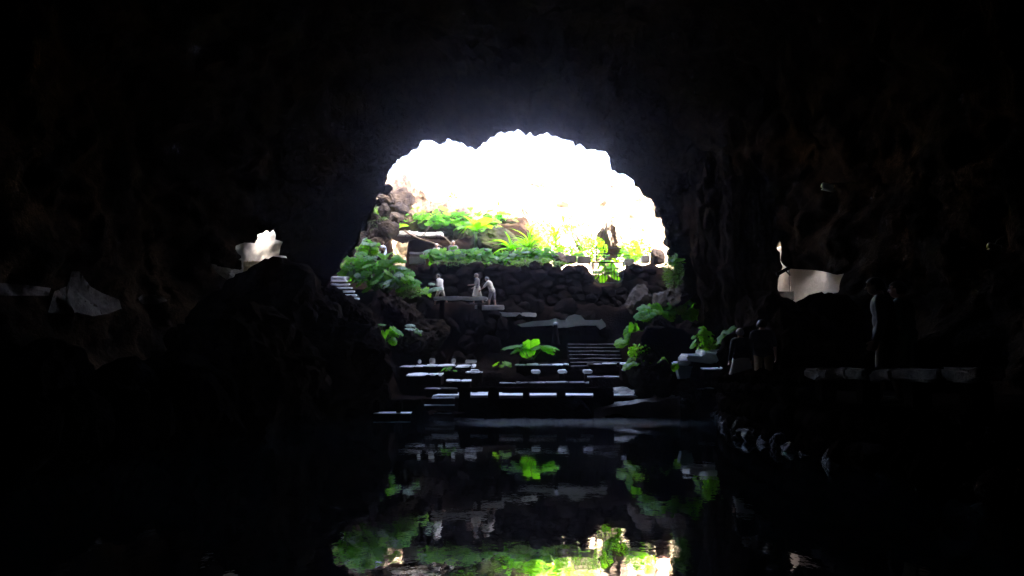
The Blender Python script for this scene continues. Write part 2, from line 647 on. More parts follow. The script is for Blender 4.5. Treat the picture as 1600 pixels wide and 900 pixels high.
def ground_h(x, y):
    x = np.asarray(x, float)
    y = np.asarray(y, float)
    h = -1.6 + 2.2 * sstep(28.4, 28.7, y)
    h = h + 0.9 * sstep(34.3, 34.6, y) + 0.5 * sstep(35, 37.2, y)
    h = h + 2.8 * sstep(37.2, 39.3, y)
    h = h + 2.25 * sstep(41.15, 41.7, y)
    upl = 1 - sstep(0.5, 3.5, x)
    h = h + upl * (2.5 * sstep(46.6, 47.8, y) + 2.6 * sstep(48, 54, y))
    h = h + (1 - upl) * (1.0 * sstep(50, 55, y))
    # banks left and right
    left = sstep(-4.4, -6.2, x) * sstep(30.5, 37.5, y)
    h = np.maximum(h, left * 5.6)
    left2 = sstep(-3.2, -6.0, x) * sstep(28.3, 30.5, y)
    h = np.maximum(h, left2 * 2.4 - 1.6 * (1 - left2))
    right = sstep(4.4, 5.4, x) * sstep(31.6, 32.6, y)
    h = np.maximum(h, right * 3.3)
    right2 = sstep(8.0, 8.8, x) * sstep(33.5, 36.5, y)
    h = np.maximum(h, right2 * 5.6)
    nich = sstep(-8.9, -8.4, x) * sstep(-6.2, -6.7, x) * sstep(34.0, 34.5, y)
    h = h * (1 - nich) + np.minimum(h, 3.9 + np.clip((y - 36.2) * 0.75, 0, 1.9)) * nich
    # notch behind the iron grille
    notch = sstep(1.05, 0.75, np.abs(x - 4.98)) * sstep(41.0, 41.1, y) * sstep(45.5, 44.5, y)
    h = h * (1 - notch) + np.minimum(h, 6.1) * notch
    return h


gx = np.arange(-19, 19.01, 0.25)
gy = np.concatenate([np.arange(27.5, 48, 0.2), np.arange(48, 72.1, 0.5)])
GX, GY = np.meshgrid(gx, gy)
gp = np.stack([GX.ravel(), GY.ravel(), np.zeros(GX.size)], 1)
gh = ground_h(gp[:, 0], gp[:, 1])
gp[:, 2] = gh
calm = 1 - (np.abs(gp[:, 0]) < 5) * ((gp[:, 1] > 28.4) & (gp[:, 1] < 34.6)) * 0.85
calm = calm * (1 - 0.7 * ((gp[:, 1] > 39.3) & (gp[:, 1] < 41.1)) * (np.abs(gp[:, 0]) < 5))
gp[:, 2] += (0.22 * fbm(gp * 0.8, 3, 5) + 0.12 * fbm(gp * 2.6, 3, 9, ridged=True) - 0.08) * calm
gp[:, 1] += 0.16 * fbm(gp * 1.3, 3, 15) * calm
nx = len(gx)
gf = []
for j in range(len(gy) - 1):
    for i in range(nx - 1):
        a = j * nx + i
        gf.append((a, a + 1, a + 1 + nx, a + nx))
g = link('ground', mesh('ground', gp, gf, M_SOIL))
tag(g, 'black volcanic ash banks of the garden pit', kind='structure')

# far cliff round the pit
cv, cf = [], []
NCA, NCZ = 200, 46
for j in range(NCZ):
    for i in range(NCA):
        t = i / (NCA - 1)
        a = math.pi * (1.04 - 1.08 * t)
        x = 17.5 * math.cos(a)
        y = 43 + 16 * math.sin(a) ** 0.8 if math.sin(a) > 0 else 43
        z = 4 + (12.2 - 1.0 * math.cos(a)) * j / (NCZ - 1)
        k = 1 + 0.10 * (j / NCZ)
        cv.append((x * k, 43 + (y - 43) * k, z))
cvn = np.array(cv)
out = np.stack([cvn[:, 0], cvn[:, 1] - 43, 0 * cvn[:, 0]], 1)
out /= np.maximum(np.linalg.norm(out, axis=1), 1e-6)[:, None]
dsp = 0.9 * fbm(cvn * 0.35, 3, 41) + 0.3 * fbm(cvn * (0.9, 0.9, 1.8), 4, 47, ridged=True)
cvn = cvn - out * dsp[:, None]
cvn[:, 2] += 0.5 * fbm(cvn * 0.6, 2, 53)
for j in range(NCZ - 1):
    for i in range(NCA - 1):
        a = j * NCA + i
        cf.append((a, a + 1, a + 1 + NCA, a + NCA))
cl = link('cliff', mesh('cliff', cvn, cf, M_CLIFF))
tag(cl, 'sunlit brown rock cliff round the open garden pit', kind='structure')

# land above, round the pit, up to the horizon
pv, pf = [], []
NP = 96
for rr, zz in ((1.0, 15.2), (1.5, 16.5), (2.6, 17), (4.0, 16)):
    for i in range(NP):
        a = 2 * math.pi * i / NP
        pv.append((22 * rr * math.cos(a), 40 + 23.5 * rr * math.sin(a), zz + (0.8 * math.sin(3.1 * a) if rr < 3 else 0)))
for j in range(3):
    for i in range(NP):
        a, b = j * NP + i, j * NP + (i + 1) % NP
        pf.append((a, b, b + NP, a + NP))
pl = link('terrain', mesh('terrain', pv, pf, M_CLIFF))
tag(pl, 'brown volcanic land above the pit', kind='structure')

# the lake
wv = [(-30, -12, 0), (30, -12, 0), (30, 31, 0), (-30, 31, 0)]
w = link('water', mesh('water', wv, [(0, 1, 2, 3)], M_WATER, False))
tag(w, 'still black lake mirroring the cave mouth', kind='structure')
lb = link('lake_bed', mesh('lake_bed', [(-30, -12, -1.7), (30, -12, -1.7), (30, 31, -1.7), (-30, 31, -1.7)], [(0, 1, 2, 3)], M_SOIL, False))
tag(lb, 'dark bed of the lake', kind='structure')

# ------------------------------------------------------------------ rocks
ROCKS = []


def rock_mesh(name, seed, sub=3, mat_=None, amp=0.30, flat=5, elong=(1, 1, 1)):
    b = bmesh.new()
    bmesh.ops.create_icosphere(b, subdivisions=sub, radius=1.0)
    co = np.array([v.co[:] for v in b.verts])
    r = random.Random(seed)
    nrm = co.copy()
    k = 1 + amp * fbm(co * 0.9 + seed * 3.1, 2, seed) + amp * 0.45 * fbm(co * 2.3 + seed, 3, seed + 5, ridged=True)
    co = co * k[:, None]
    for _ in range(flat):
        d = np.array([r.gauss(0, 1) for _ in range(3)])
        d /= np.linalg.norm(d)
        lim = r.uniform(0.62, 0.95)
        s = co @ d
        over = np.maximum(s - lim, 0)
        co -= np.outer(over * 0.8, d)
    co += nrm * (0.085 * fbm(co * 3.1, 4, seed + 9, ridged=True, lin=True) if sub > 3 else 0.05 * fbm(co * 5.5, 2, seed + 9))[:, None]
    co *= np.array(elong)
    for v, c in zip(b.verts, co):
        v.co = c
    me = bpy.data.meshes.new(name)
    b.to_mesh(me)
    b.free()
    me.materials.append(mat_ or M_LAVA)
    return me


SMALL = [rock_mesh('stone', 100 + i, 2, M_LAVA, 0.22, 6) for i in range(8)]
MID = [rock_mesh('boulder', 200 + i, 5, M_LAVA2, 0.28, 6) for i in range(6)]
WETR = [rock_mesh('boulder', 250 + i, 4, M_WET, 0.3, 6) for i in range(5)]
WETS = [rock_mesh('boulder', 270 + i, 4, M_WETG, 0.32, 7) for i in range(4)]
MOSSR = [rock_mesh('boulder', 290, 5, M_MOSS, 0.28, 6)]
MIDB = [rock_mesh('brown_boulder', 300 + i, 4, M_BROWN, 0.28, 6) for i in range(5)]


def boulder(px, py, D, r, label, group=None, meshes=None, name='lava_boulder', z=None, rot=None):
    p = P(px, py, D)
    if z is not None:
        p.z = z
    me = rng.choice(meshes or MID)
    if not isinstance(r, tuple):
        r = (r * rng.uniform(0.85, 1.15), r * rng.uniform(0.85, 1.15), r * rng.uniform(0.8, 1.05))
    o = link(name, me, None, p, rot or (rng.uniform(0, 6), rng.uniform(0, 6), rng.uniform(0, 6)) if rot is None else rot, r)
    return tag(o, label, 'boulder', group)


def bake(o):
    me = o.data
    me.transform(Matrix.Diagonal((*o.scale, 1)))
    o.scale = (1, 1, 1)
    co = np.array([v.co[:] for v in me.vertices])
    nm = np.array([v.normal[:] for v in me.vertices])
    co += nm * (0.22 * fbm(co * 1.1, 3, 81, ridged=True) + 0.08 * fbm(co * 3.5, 3, 83))[:, None]
    me.vertices.foreach_set('co', co.ravel())
    me.update()


# big dark rocks on the left bank
big = rock_mesh('boulder', 401, 5, M_LAVA2, 0.16, 3)
o = link('lava_boulder', big, None, P(424, 527, 27), (0.1, 0.2, 0.6), (2.2, 2.0, 2.25))
tag(o, 'huge dome-shaped black boulder in front of the bright left recess', 'boulder')
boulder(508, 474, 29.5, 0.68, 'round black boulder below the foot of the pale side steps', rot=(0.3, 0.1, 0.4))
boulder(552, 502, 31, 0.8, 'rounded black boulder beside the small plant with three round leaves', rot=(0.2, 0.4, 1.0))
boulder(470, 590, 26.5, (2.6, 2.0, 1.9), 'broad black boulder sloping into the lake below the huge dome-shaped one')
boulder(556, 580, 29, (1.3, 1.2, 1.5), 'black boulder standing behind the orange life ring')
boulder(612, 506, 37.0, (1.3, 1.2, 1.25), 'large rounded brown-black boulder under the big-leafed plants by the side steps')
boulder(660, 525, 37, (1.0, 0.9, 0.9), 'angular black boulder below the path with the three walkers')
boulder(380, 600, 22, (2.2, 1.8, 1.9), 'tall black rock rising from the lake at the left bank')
GL = 'rocks along the left water edge'
for px, py, D, r in ((310, 640, 17, 0.8), (225, 655, 15, 0.6), (105, 672, 12.5, 0.6), (10, 680, 10.5, 0.5), (165, 640, 16, 0.9), (270, 620, 19, 1.1), (60, 625, 15, 1.0), (322, 672, 18, 0.3)):
    boulder(px, py, D, r, 'wet black lava rock at the left edge of the lake', GL, WETR)
for px, py, D, r in ((768, 648, 27.6, (0.42, 0.3, 0.22)), (850, 648, 27.8, (0.55, 0.35, 0.3)), (893, 642, 28.0, (0.75, 0.4, 0.45)), (655, 650, 27.2, (0.3, 0.25, 0.3))):
    boulder(px, py, D, r, 'low wet rock in the water below the stone parapet', 'rocks below the parapet', WETR)
# right side rock pillar and shoulder
pil = rock_mesh('boulder', 437, 5, M_CAVE2, 0.36, 7)
o = link('rock_pillar', rock_mesh('rock_pillar', 439, 5, M_CAVE2, 0.34, 6), None, P(1140, 440, 33.4), (0.05, -0.06, 0.5), (1.15, 1.0, 5.2))
bake(o)
tag(o, 'tall rough brown rock pillar right of the plant ledge', 'rock')
o = link('rock_pillar', pil, None, P(1174, 455, 32.2), (-0.05, 0.0, 1.4), (0.8, 0.9, 4.8))
bake(o)
tag(o, 'broad dark rock pillar behind the couple on the path', 'rock')
for px, py, D, r, lb_ in ((1062, 452, 35.6, (0.8, 0.7, 0.6), 'pale-edged boulder under the trailing bush'),
                          (1043, 484, 36.6, (0.75, 0.7, 0.55), 'dark round boulder among the right ledge plants'),
                          (1000, 470, 38.5, (0.7, 0.7, 0.7), 'black rock at the foot of the retaining wall by the ledge plants'),
                          (1042, 540, 35.0, (1.2, 0.9, 0.6), 'dark block of rock under the right plant ledge'),
                          (1085, 532, 34.2, (0.8, 0.8, 0.95), 'squat rock between the plant ledge and the pillar')):
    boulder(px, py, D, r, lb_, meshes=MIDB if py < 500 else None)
boulder(1010, 583, 29.6, (0.75, 0.6, 0.62), 'black rock planter mound holding the small plant on the shore')
for px, py, D, r in ((1008, 614, 28.9, (0.28, 0.28, 0.3)), (1035, 613, 28.9, (0.26, 0.26, 0.28)), (1080, 616, 29.0, (0.7, 0.5, 0.4))):
    boulder(px, py, D, r, 'small black stone set along the top of the pale ramp', 'stones above the ramp')
GR = 'rocks at the foot of the right path'
for D in np.arange(9.0, 29.5, 0.75):
    X = 5.5 + (D > 19) * (D - 19) * 0.19 + rng.uniform(-0.15, 0.2)
    o = link('lava_boulder', rng.choice(WETS), None, (X, D, 0.0), (rng.uniform(0, 6), rng.uniform(0, 6), rng.uniform(0, 6)),
             (rng.uniform(0.18, 0.3), rng.uniform(0.2, 0.36), rng.uniform(0.13, 0.22)))
    tag(o, 'wet black rock in the water at the foot of the right path wall', 'boulder', GR)
# inner right wall: rock shoulders behind the path
for px, py, D, r, lb_ in ((1240, 575, 24.5, (1.6, 1.4, 1.9), 'dark rock shoulder behind the path right of the couple'),
                          (1290, 565, 23, (1.5, 1.4, 1.7), 'dark rock shoulder below the right white recess'),
                          (1205, 545, 27, (1.3, 1.3, 1.5), 'jagged dark rock behind the couple under the white recess')):
    boulder(px, py, D, r, lb_)

# boulders of the garden slope behind the upper terrace
GB = 'rounded boulders on the garden slope above the pale ledge'
for px, py, D, r in ((645, 352, 50, 1.1), (668, 342, 51, 1.0), (690, 338, 52, 1.1), (712, 345, 51, 1.2), (725, 358, 50, 1.0), (655, 338, 53, 1.0),
                     (740, 348, 52, 1.0), (700, 356, 50, 1.0), (760, 345, 53, 1.1), (630, 340, 52, 1.2), (680, 352, 50.4, 0.8)):
    boulder(px, py, D, r, 'rounded grey-brown boulder on the planted slope above the pale ledge', GB, MIDB)
for px, py, D, r, lb_ in ((612, 322, 47, (0.8, 0.8, 1.15), 'upright brown rock block at the left shoulder of the cave mouth'),
                          (588, 352, 45, (0.55, 0.6, 0.7), 'rough brown rock beside the left edge of the cave mouth'),
                          (640, 312, 52, (1.4, 1.3, 1.6), 'brown upright rock above the planted slope'),
                          (672, 312, 54, (1.3, 1.2, 1.3), 'reddish brown rock block above the planted slope'),
                          (625, 292, 55, (1.0, 1.0, 0.9), 'small rock peak on top of the left cliff'),
                          (784, 396, 47.0, (1.5, 1.2, 1.35), 'broad mossy boulder beside the arching strap-leaved plant'),
                          (838, 352, 55, (0.5, 0.5, 1.5), 'slim upright rock in the bright upper garden'),
                          (956, 372, 52, (0.9, 0.8, 1.6), 'brown rock column behind the iron grille'),
                          (910, 372, 53, (0.7, 0.7, 0.7), 'small brown rock in the glare left of the rock column'),
                          (1026, 403, 44, (0.42, 0.4, 0.4), 'dark rock on the terrace edge next to the cave wall'),
                          (875, 408, 42.5, (0.5, 0.4, 0.45), 'dark squat stone on the terrace edge beside the hedge')):
    boulder(px, py, D, r, lb_, meshes=MOSSR if 'mossy' in lb_ else MIDB)

for i in range(34):
    t = rng.random()
    q = P(556 + 58 * t + rng.uniform(-6, 22), 398 - 88 * t + rng.uniform(-8, 14), 44 + 3 * rng.random())
    o = link('rubble_stone', rng.choice(MIDB), None, q, (rng.uniform(0, 6), rng.uniform(0, 6), rng.uniform(0, 6)), tuple(rng.uniform(0.22, 0.5) for _ in range(3)))
    tag(o, 'rough brown stone in the rubble at the left shoulder of the cave mouth', 'stone', 'rubble at the left shoulder')

RIM = [(1048, 380), (1050, 396), (1054, 412), (1046, 362), (1040, 348), (1064, 432), (1078, 447), (1086, 462), (1094, 478), (1098, 498), (1100, 520), (1032, 332), (1090, 470), (1070, 440),
       (604, 296), (594, 316), (582, 338), (572, 354), (560, 374), (548, 392)]
for a, b in RIM:
    q = P(a + rng.uniform(-2, 4) * (1 if a > 800 else -1), b, 35.7 + rng.uniform(0, 0.6))
    o = link('rim_rock', rng.choice(MIDB), None, q, (rng.uniform(0, 6), rng.uniform(0, 6), rng.uniform(0, 6)), tuple(rng.uniform(0.16, 0.36) for _ in range(3)))
    tag(o, 'small craggy brown rock jutting from the right rim of the cave mouth' if a > 800 else 'small craggy brown rock jutting from the left rim of the cave mouth', 'rock', 'crags on the right rim' if a > 800 else 'crags on the left rim')

# ------------------------------------------------------------------ retaining wall of the upper terrace, stone by stone
rw = thing('retaining_wall', 'tall black dry stone wall behind the three walkers carrying the upper terrace', 'wall', (0, 41.0, 4.8))
n = 0
for row in range(6):
    z = 4.95 + row * 0.40
    x = -5.2 + (row % 2) * 0.3
    while x < 7.2:
        wd = rng.uniform(0.35, 1.05)
        xc = x + wd / 2
        if not (abs(xc - 4.98) < 1.0 and z > 6.0):
            link('stone', rng.choice(SMALL), rw, (xc, rng.uniform(0.02, 0.28) + row * 0.08, z - 4.8 + rng.uniform(-0.14, 0.14)),
                 (rng.uniform(-0.3, 0.3), rng.uniform(-0.3, 0.3), rng.choice((0, 3.14)) + rng.uniform(-0.3, 0.3)),
                 (wd * 0.6, 0.34, rng.uniform(0.2, 0.38)))
            n += 1
        x += wd

# lower bank, loose lava stones between the shore and the path
GK = 'loose lava stones on the bank under the path'
for i in range(46):
    x = rng.uniform(-4.6, 4.4)
    y = rng.uniform(37.0, 39.2)
    z = float(ground_h([x], [y])[0])
    o = link('lava_stone', rng.choice(SMALL), None, (x, y - 0.1, z + 0.05), (rng.uniform(0, 6), rng.uniform(0, 6), rng.uniform(0, 6)),
             (rng.uniform(0.25, 0.6), rng.uniform(0.25, 0.5), rng.uniform(0.2, 0.4)))
    tag(o, 'loose black lava stone on the dark bank below the path', 'stone', GK)


# ------------------------------------------------------------------ stone furniture of the shore
def slab_mesh(name, sx, sy, sz, mat_, seed=0, seg=0.35, rough=0.02, bev=0.03):
    """rough stone slab: subdivided, rounded edges"""
    b = bmesh.new()
    bmesh.ops.create_cube(b, size=1.0)
    bmesh.ops.scale(b, vec=(sx, sy, sz), verts=b.verts)
    bmesh.ops.bevel(b, geom=b.edges[:] + b.verts[:], offset=min(bev, sz * 0.45), segments=2, affect='EDGES')
    cuts = int(max(sx, sy) / seg)
    if cuts > 1:
        ax = 0 if sx >= sy else 1
        ln = sx if ax == 0 else sy
        no = Vector((1, 0, 0)) if ax == 0 else Vector((0, 1, 0))
        for i in range(1, cuts):
            c = no * (-ln / 2 + ln * i / cuts)
            bmesh.ops.bisect_plane(b, geom=b.verts[:] + b.edges[:] + b.faces[:], plane_co=c, plane_no=no)
    co = np.array([v.co[:] for v in b.verts])
    d = np.stack([fbm(co * 2.1 + seed, 3, seed + k) for k in range(3)], 1) * rough
    for v, q in zip(b.verts, co + d):
        v.co = q
    me = bpy.data.meshes.new(name)
    b.to_mesh(me)
    b.free()
    me.materials.append(mat_)
    return me


def span(px0, px1, D):
    return P(px0, 585, D).x, P(px1, 585, D).x


def flag(name, sx, sy, th, mat_, loc, rot, seed, base=0.5, label=None, cat=None):
    """row of flat irregular flagstones on a dark masonry foot: thin pale tops, uneven outlines"""
    r = random.Random(seed)
    t = thing(name, label, cat, loc)
    t.rotation_euler = rot
    x = -sx / 2
    while x < sx / 2 - 0.12:
        w_ = min(r.uniform(0.45, 1.0), sx / 2 - x)
        n = 18
        dy = sy * r.uniform(0.7, 1.08)
        pts = []
        for i in range(n):
            a = 2 * math.pi * i / n
            c, s_ = math.cos(a), math.sin(a)
            k = (abs(c) ** 5 + abs(s_) ** 5) ** (-1 / 5) * (1 + r.uniform(-0.14, 0.02))
            pts.append((w_ / 2 * c * k, dy / 2 * s_ * k))
        mb = MB()
        vs = [(px_ * 0.98, py_ * 0.97, r.uniform(-0.012, 0.012)) for px_, py_ in pts] + [(px_, py_, -th * 0.5) for px_, py_ in pts] + [(px_ * 0.98, py_ * 0.96, -th) for px_, py_ in pts]
        fs = [tuple(range(n)), tuple(2 * n + i for i in reversed(range(n)))]
        for b in (0, n):
            fs += [(b + i, b + n + i, b + n + (i + 1) % n, b + (i + 1) % n) for i in range(n)]
        mb.add(vs, fs)
        mb.build('flagstone', [mat_], t, loc=(x + w_ / 2, r.uniform(-0.12, 0.12), r.uniform(-0.02, 0.02)), rot=(R(r.uniform(-1.2, 0.8)), R(r.uniform(-1.2, 1.2)), 0))
        x += w_
    if base:
        link('foot', slab_mesh('foot', sx * 0.94, sy * 0.8, base, M_LAVA, seed, 0.3, 0.06), t, (0, 0.08, -th - base / 2 - 0.03), (-rot[0], 0, 0))
    return t


# paved shore terrace behind the parapet
tv = link('terrace', slab_mesh('terrace', 7.9, 5.9, 0.1, M_PAVE, 3, 0.5, 0.004), None, (1.1, 31.75, 0.68))
tag(tv, 'pale paved shore terrace', kind='structure')

x0, x1 = span(718, 957, 28.6)
pp = thing('stone_parapet', 'long black stone parapet on low piers with bright paving showing through its gaps', 'parapet', ((x0 + x1) / 2, 28.55, 0))
L = x1 - x0
link('base_wall', slab_mesh('base_wall', L, 0.5, 0.9, M_LAVA, 5, 0.4, 0.05), pp, (0, 0, 0.19))
for k in range(4):
    link('coping', slab_mesh('coping', L / 4 - 0.015, 0.52, 0.15, M_LAVA, 11 + k, 0.25, 0.02), pp, (-L / 2 + L * (k + 0.5) / 4, 0, 0.93))
for a, b in ((718, 735), (763, 780), (817, 827), (870, 883), (927, 957)):
    q0, q1 = span(a, b, 28.6)
    link('pier', slab_mesh('pier', q1 - q0, 0.4, 0.26, M_LAVA, 21 + a, 0.3, 0.01), pp, ((q0 + q1) / 2 - (x0 + x1) / 2, 0, 0.75))

# landing steps to the left of the parapet
st_ = thing('landing_steps', 'pale worn steps leading down to the water left of the parapet', 'steps', (P(665, 640, 28.4).x, 28.4, 0))
for k, (a, b, z, dy) in enumerate(((675, 712, 0.66, 0.5), (655, 712, 0.42, 0.1), (585, 712, 0.17, -0.45))):
    q0, q1 = span(a, b, 28.4 + dy)
    w_ = q1 - q0
    link('step', slab_mesh('step', w_, 1.0, 0.22, M_LAVA, 31 + k, 0.3, 0.02), st_, ((q0 + q1) / 2 - st_.location.x, dy, z - 0.15))
    link('tread', slab_mesh('tread', w_ * 0.96, 0.9, 0.03, M_PAVE, 35 + k, 0.2, 0.012, 0.01), st_, ((q0 + q1) / 2 - st_.location.x, dy + 0.03, z - 0.02))
for px in (589, 622, 656):
    q = P(px, 640, 27.7)
    o = link('stone_bollard', slab_mesh('stone_bollard', 0.26, 0.24, 0.42, M_LAVA, px, 0.12, 0.03, 0.07), None, (q.x, 27.72, 0.38), (0, 0, rng.uniform(-0.3, 0.3)))
    tag(o, 'short black stone bollard on the lowest landing step', 'bollard', 'bollards on the landing')

# tilted terrace strips on the left of the shore
for w_, d_, px, py, D, tl, m_, lb_ in (
        (3.3, 1.6, 685, 571, 35.2, 4.5, M_PAVE, 'long pale stone ledge carrying the four small white blocks'),
        (1.5, 1.6, 664, 584, 33.6, 4.5, M_PAVE, 'short pale stone ledge just below the one with white blocks'),
        (2.4, 1.1, 846, 569, 35.6, 4, M_PAVE, 'pale stone ledge under the wide spreading plant'),
        (1.0, 0.9, 717, 594, 31.5, 5, M_PAVE, 'small rough pale stone edge between the ledges and the parapet'),
        (4.4, 0.6, 865, 597, 32.6, 2, M_PALE, 'long low grey stone kerb above the parapet'),
        (0.7, 0.8, 741, 581, 33.0, 4, M_PAVE, 'tiny pale ledge beside a low stone stool'),
        (1.3, 0.7, 940, 568, 35.2, 3.5, M_PAVE, 'bluish pale ledge at the foot of the dark stairs'),
        (0.9, 0.9, 985, 567, 33.2, 5, M_PAVE, 'bright pale ledge just left of the black rock mound'),
        (0.7, 0.7, 984, 577, 31.2, 5, M_PAVE, 'small bright flagstone ledge below the bright pale ledge'),
        (2.2, 0.5, 960, 588, 32.2, 2.5, M_PALE, 'faint grey stone edge left of the black rock mound'),
        (1.3, 0.5, 690, 606, 31.0, 2.5, M_PALE, 'faint grey stone edge behind the top landing step'),
        (1.2, 0.8, 1122, 575, 28.6, 4.5, M_PAVE, 'pale ledge in front of the thick whitish slab'),
        (0.9, 0.5, 1095, 606, 28.8, 3, M_PALE, 'dim stone edge right of the ramp stones')):
    flag('stone_ledge', w_, d_, 0.04, m_, P(px, py, D), (R(tl), 0, 0), px, 0.4, lb_, 'ledge')
for px, wpx, hpx, lb_ in ((655, 5, 5, 'small white stone block beside a larger one at the left end of the pale ledge'), (675, 9, 7, 'cube-shaped white stone block on the pale ledge'),
                          (709, 6, 6, 'small white stone block standing alone on the pale ledge'), (736, 18, 4, 'flat long white stone block at the right end of the pale ledge')):
    q = P(px, 566, 34.9)
    s = 34.9 / F
    o = link('stone_block', slab_mesh('stone_block', wpx * s, 0.4, hpx * s, M_PLASTER, px, 0.2, 0.02), None, (q.x, 34.9, q.z + hpx * s * 0.3), (R(-8), 0, 0.1))
    tag(o, lb_, 'stone block')
for px in (837, 878, 918, 742):
    q = P(px, 580, 33.4)
    o = link('stone_stool', slab_mesh('stone_stool', 0.36, 0.36, 0.14, M_PAVE, px, 0.2, 0.02), None, q, (R(6), 0, 0.1))
    lg = link('leg', slab_mesh('leg', 0.22, 0.22, q.z - 0.72, M_LAVA, px + 1, 0.2, 0.02), o, (0, 0, -(q.z - 0.72) / 2 - 0.07), (R(-6), 0, 0))
    tag(o, 'low square stone stool with a pale top on the shore terrace', 'stool', 'stools on the terrace')

# dark central stairs
x0, x1 = span(888, 972, 36)
cs = thing('stone_staircase', 'dark stone stairs climbing from the shore terrace towards the pale wall', 'stairs', ((x0 + x1) / 2, 35.4, 1.6))
for k in range(7):
    z = 1.75 + k * 0.17
    stp = link('step', slab_mesh('step', x1 - x0, 0.5, 0.17, M_LAVA, 61 + k, 0.3, 0.012, 0.025), cs, (0, k * 0.3, z - 1.6))
    link('nosing', slab_mesh('nosing', (x1 - x0) * 0.96, 0.12, 0.02, M_CONC, 65 + k, 0.2, 0.008, 0.008), stp, (0, -0.19, 0.088), (R(5), 0, 0))
for k in range(3):
    link('step', slab_mesh('step', x1 - x0 + 0.5, 0.6, 0.17, M_LAVA, 71 + k, 0.3, 0.012, 0.025), cs, (0, -0.5 - k * 0.42, -0.05 - k * 0.22))

# pale side stairs on the left
q = P(533, 452, 37)
ss = thing('stone_staircase', 'narrow pale steps with dark gaps beside the big-leafed plants on the left', 'stairs', (q.x, 36.2, 3.9))
for k in range(7):
    yk = 467 - k * 5.6
    qq = P(545 - k * 3.2, yk, 36.2 + k * 0.28)
    link('step', slab_mesh('step', 0.95 - 0.02 * k, 0.3, 0.075, M_PAVE, 81 + k, 0.3, 0.01, 0.02), ss, (qq.x - q.x, k * 0.28, qq.z - 3.9), (R(9), 0, 0))
qq = P(529, 434, 38.3)
link('landing', slab_mesh('landing', 0.85, 1.0, 0.2, M_PAVE, 91, 0.3, 0.02), ss, (qq.x - q.x, 2.1, qq.z - 3.95), (R(7), 0, 0))
link('side_wall', slab_mesh('side_wall', 0.3, 2.2, 1.0, M_LAVA, 92, 0.3, 0.04), ss, (-0.75, 1.0, 0.5))

# slabs along the zigzag path
for px0, px1, py, D, th, lb_, m_ in ((678, 762, 466, 38.7, 0.18, 'long thin pale stone rail crossing in front of the legs of two walkers', M_PLASTER),
                                     (742, 788, 480, 38.9, 0.22, 'short thick pale stone bench below the bending walker', M_PLASTER),
                                     (779, 838, 491, 38.4, 0.2, 'pale stone slab with a knobbly end below the short bench', M_PLASTER)):
    a, b = P(px0, py, D), P(px1, py, D)
    o = link('stone_bench', slab_mesh('stone_bench', b.x - a.x, 0.4, th, m_, px0, 0.25, 0.03), None, ((a.x + b.x) / 2, D, a.z - 0.02), (R(3), 0, 0))
    tag(o, lb_, 'bench')
    for s_ in (-0.35, 0.35):
        zz = float(ground_h([(a.x + b.x) / 2], [D])[0])
        hh = max(0.25, a.z - th / 2 - zz + 0.3)
        link('leg', slab_mesh('leg', 0.22, 0.25, hh, M_LAVA, px1, 0.2, 0.02), o, (s_ * (b.x - a.x), 0, -th / 2 - hh / 2), (R(-3), 0, 0))
# whitewashed wall stub with forked end
pw = thing('plastered_wall', 'low grey whitewashed wall with uneven top ending in a fork above the dark stairs', 'wall', P(870, 512, 38.0))
mb = MB()
prof = [(808, 507), (832, 502), (858, 500), (868, 497), (876, 500), (884, 500), (888, 494), (898, 491), (908, 493), (914, 500), (938, 500),
        (940, 498), (946, 506), (947, 510), (938, 515), (932, 508), (915, 508), (900, 509), (884, 512), (872, 512), (862, 508), (840, 509), (815, 511)]
fr, bk = [], []
for a, b in prof:
    q = P(a, b, 37.75) - pw.location
    fr.append(q)
    bk.append(q + Vector((0, 0.35, 0)))
N = len(prof)
mb.add(fr + bk, [tuple(reversed(range(N))), tuple(N + i for i in range(N))] + [(i, (i + 1) % N, N + (i + 1) % N, N + i) for i in range(N)])
mb.build('face', [M_PLASTER], pw)
link('footing', slab_mesh('footing', 4.3, 0.5, 1.0, M_LAVA, 95, 0.3, 0.08), pw, (0.2, 0.25, -0.55))
q = P(868, 508, 37.2)
o = link('garden_lamp', None, None, (q.x, 37.2, q.z - 0.9))
tag(o, 'small pale globe lamp on a black post in front of the whitewashed wall', 'lamp')
mb = MB(); mb.tube([(0, 0, 0), (0, 0, 0.9)], [0.2, 0.09], 10); mb.build('post', [M_LAVA], o)
mb = MB(); mb.ellipsoid((0, 0, 0.95), (0.11, 0.11, 0.1)); mb.build('globe', [M_LAMPW], o, True)

# pale rough ramp to the water on the right of the parapet
rp = bmesh.new()
NX, NY = 24, 12
ra = [P(930, 640, 27.9), P(1060, 622, 28.3), P(1060, 606, 30.6), P(955, 607, 30.2)]
grid = []
for j in range(NY + 1):
    for i in range(NX + 1):
        s, t = i / NX, j / NY
        p = (ra[0] * (1 - s) + ra[1] * s) * (1 - t) + (ra[3] * (1 - s) + ra[2] * s) * t
        nz = fbm(np.array([[p.x * 2.2, p.y * 2.2, 1.0]]), 3, 77)[0]
        grid.append(rp.verts.new((p.x + 0.1 * nz, p.y, p.z + 0.06 * nz)))
for j in range(NY):
    for i in range(NX):
        a = j * (NX + 1) + i
        rp.faces.new([grid[a], grid[a + 1], grid[a + NX + 2], grid[a + NX + 1]])
bnd = [e for e in rp.edges if e.is_boundary]
ret = bmesh.ops.extrude_edge_only(rp, edges=bnd)
for v in [g_ for g_ in ret['geom'] if isinstance(g_, bmesh.types.BMVert)]:
    v.co.z = -0.6
me = bpy.data.meshes.new('stone_ramp'); rp.to_mesh(me); rp.free(); me.materials.append(M_PALE)
o = link('stone_ramp', me)
tag(o, 'rough grey stone ramp slanting down to the lake right of the parapet', 'ramp')

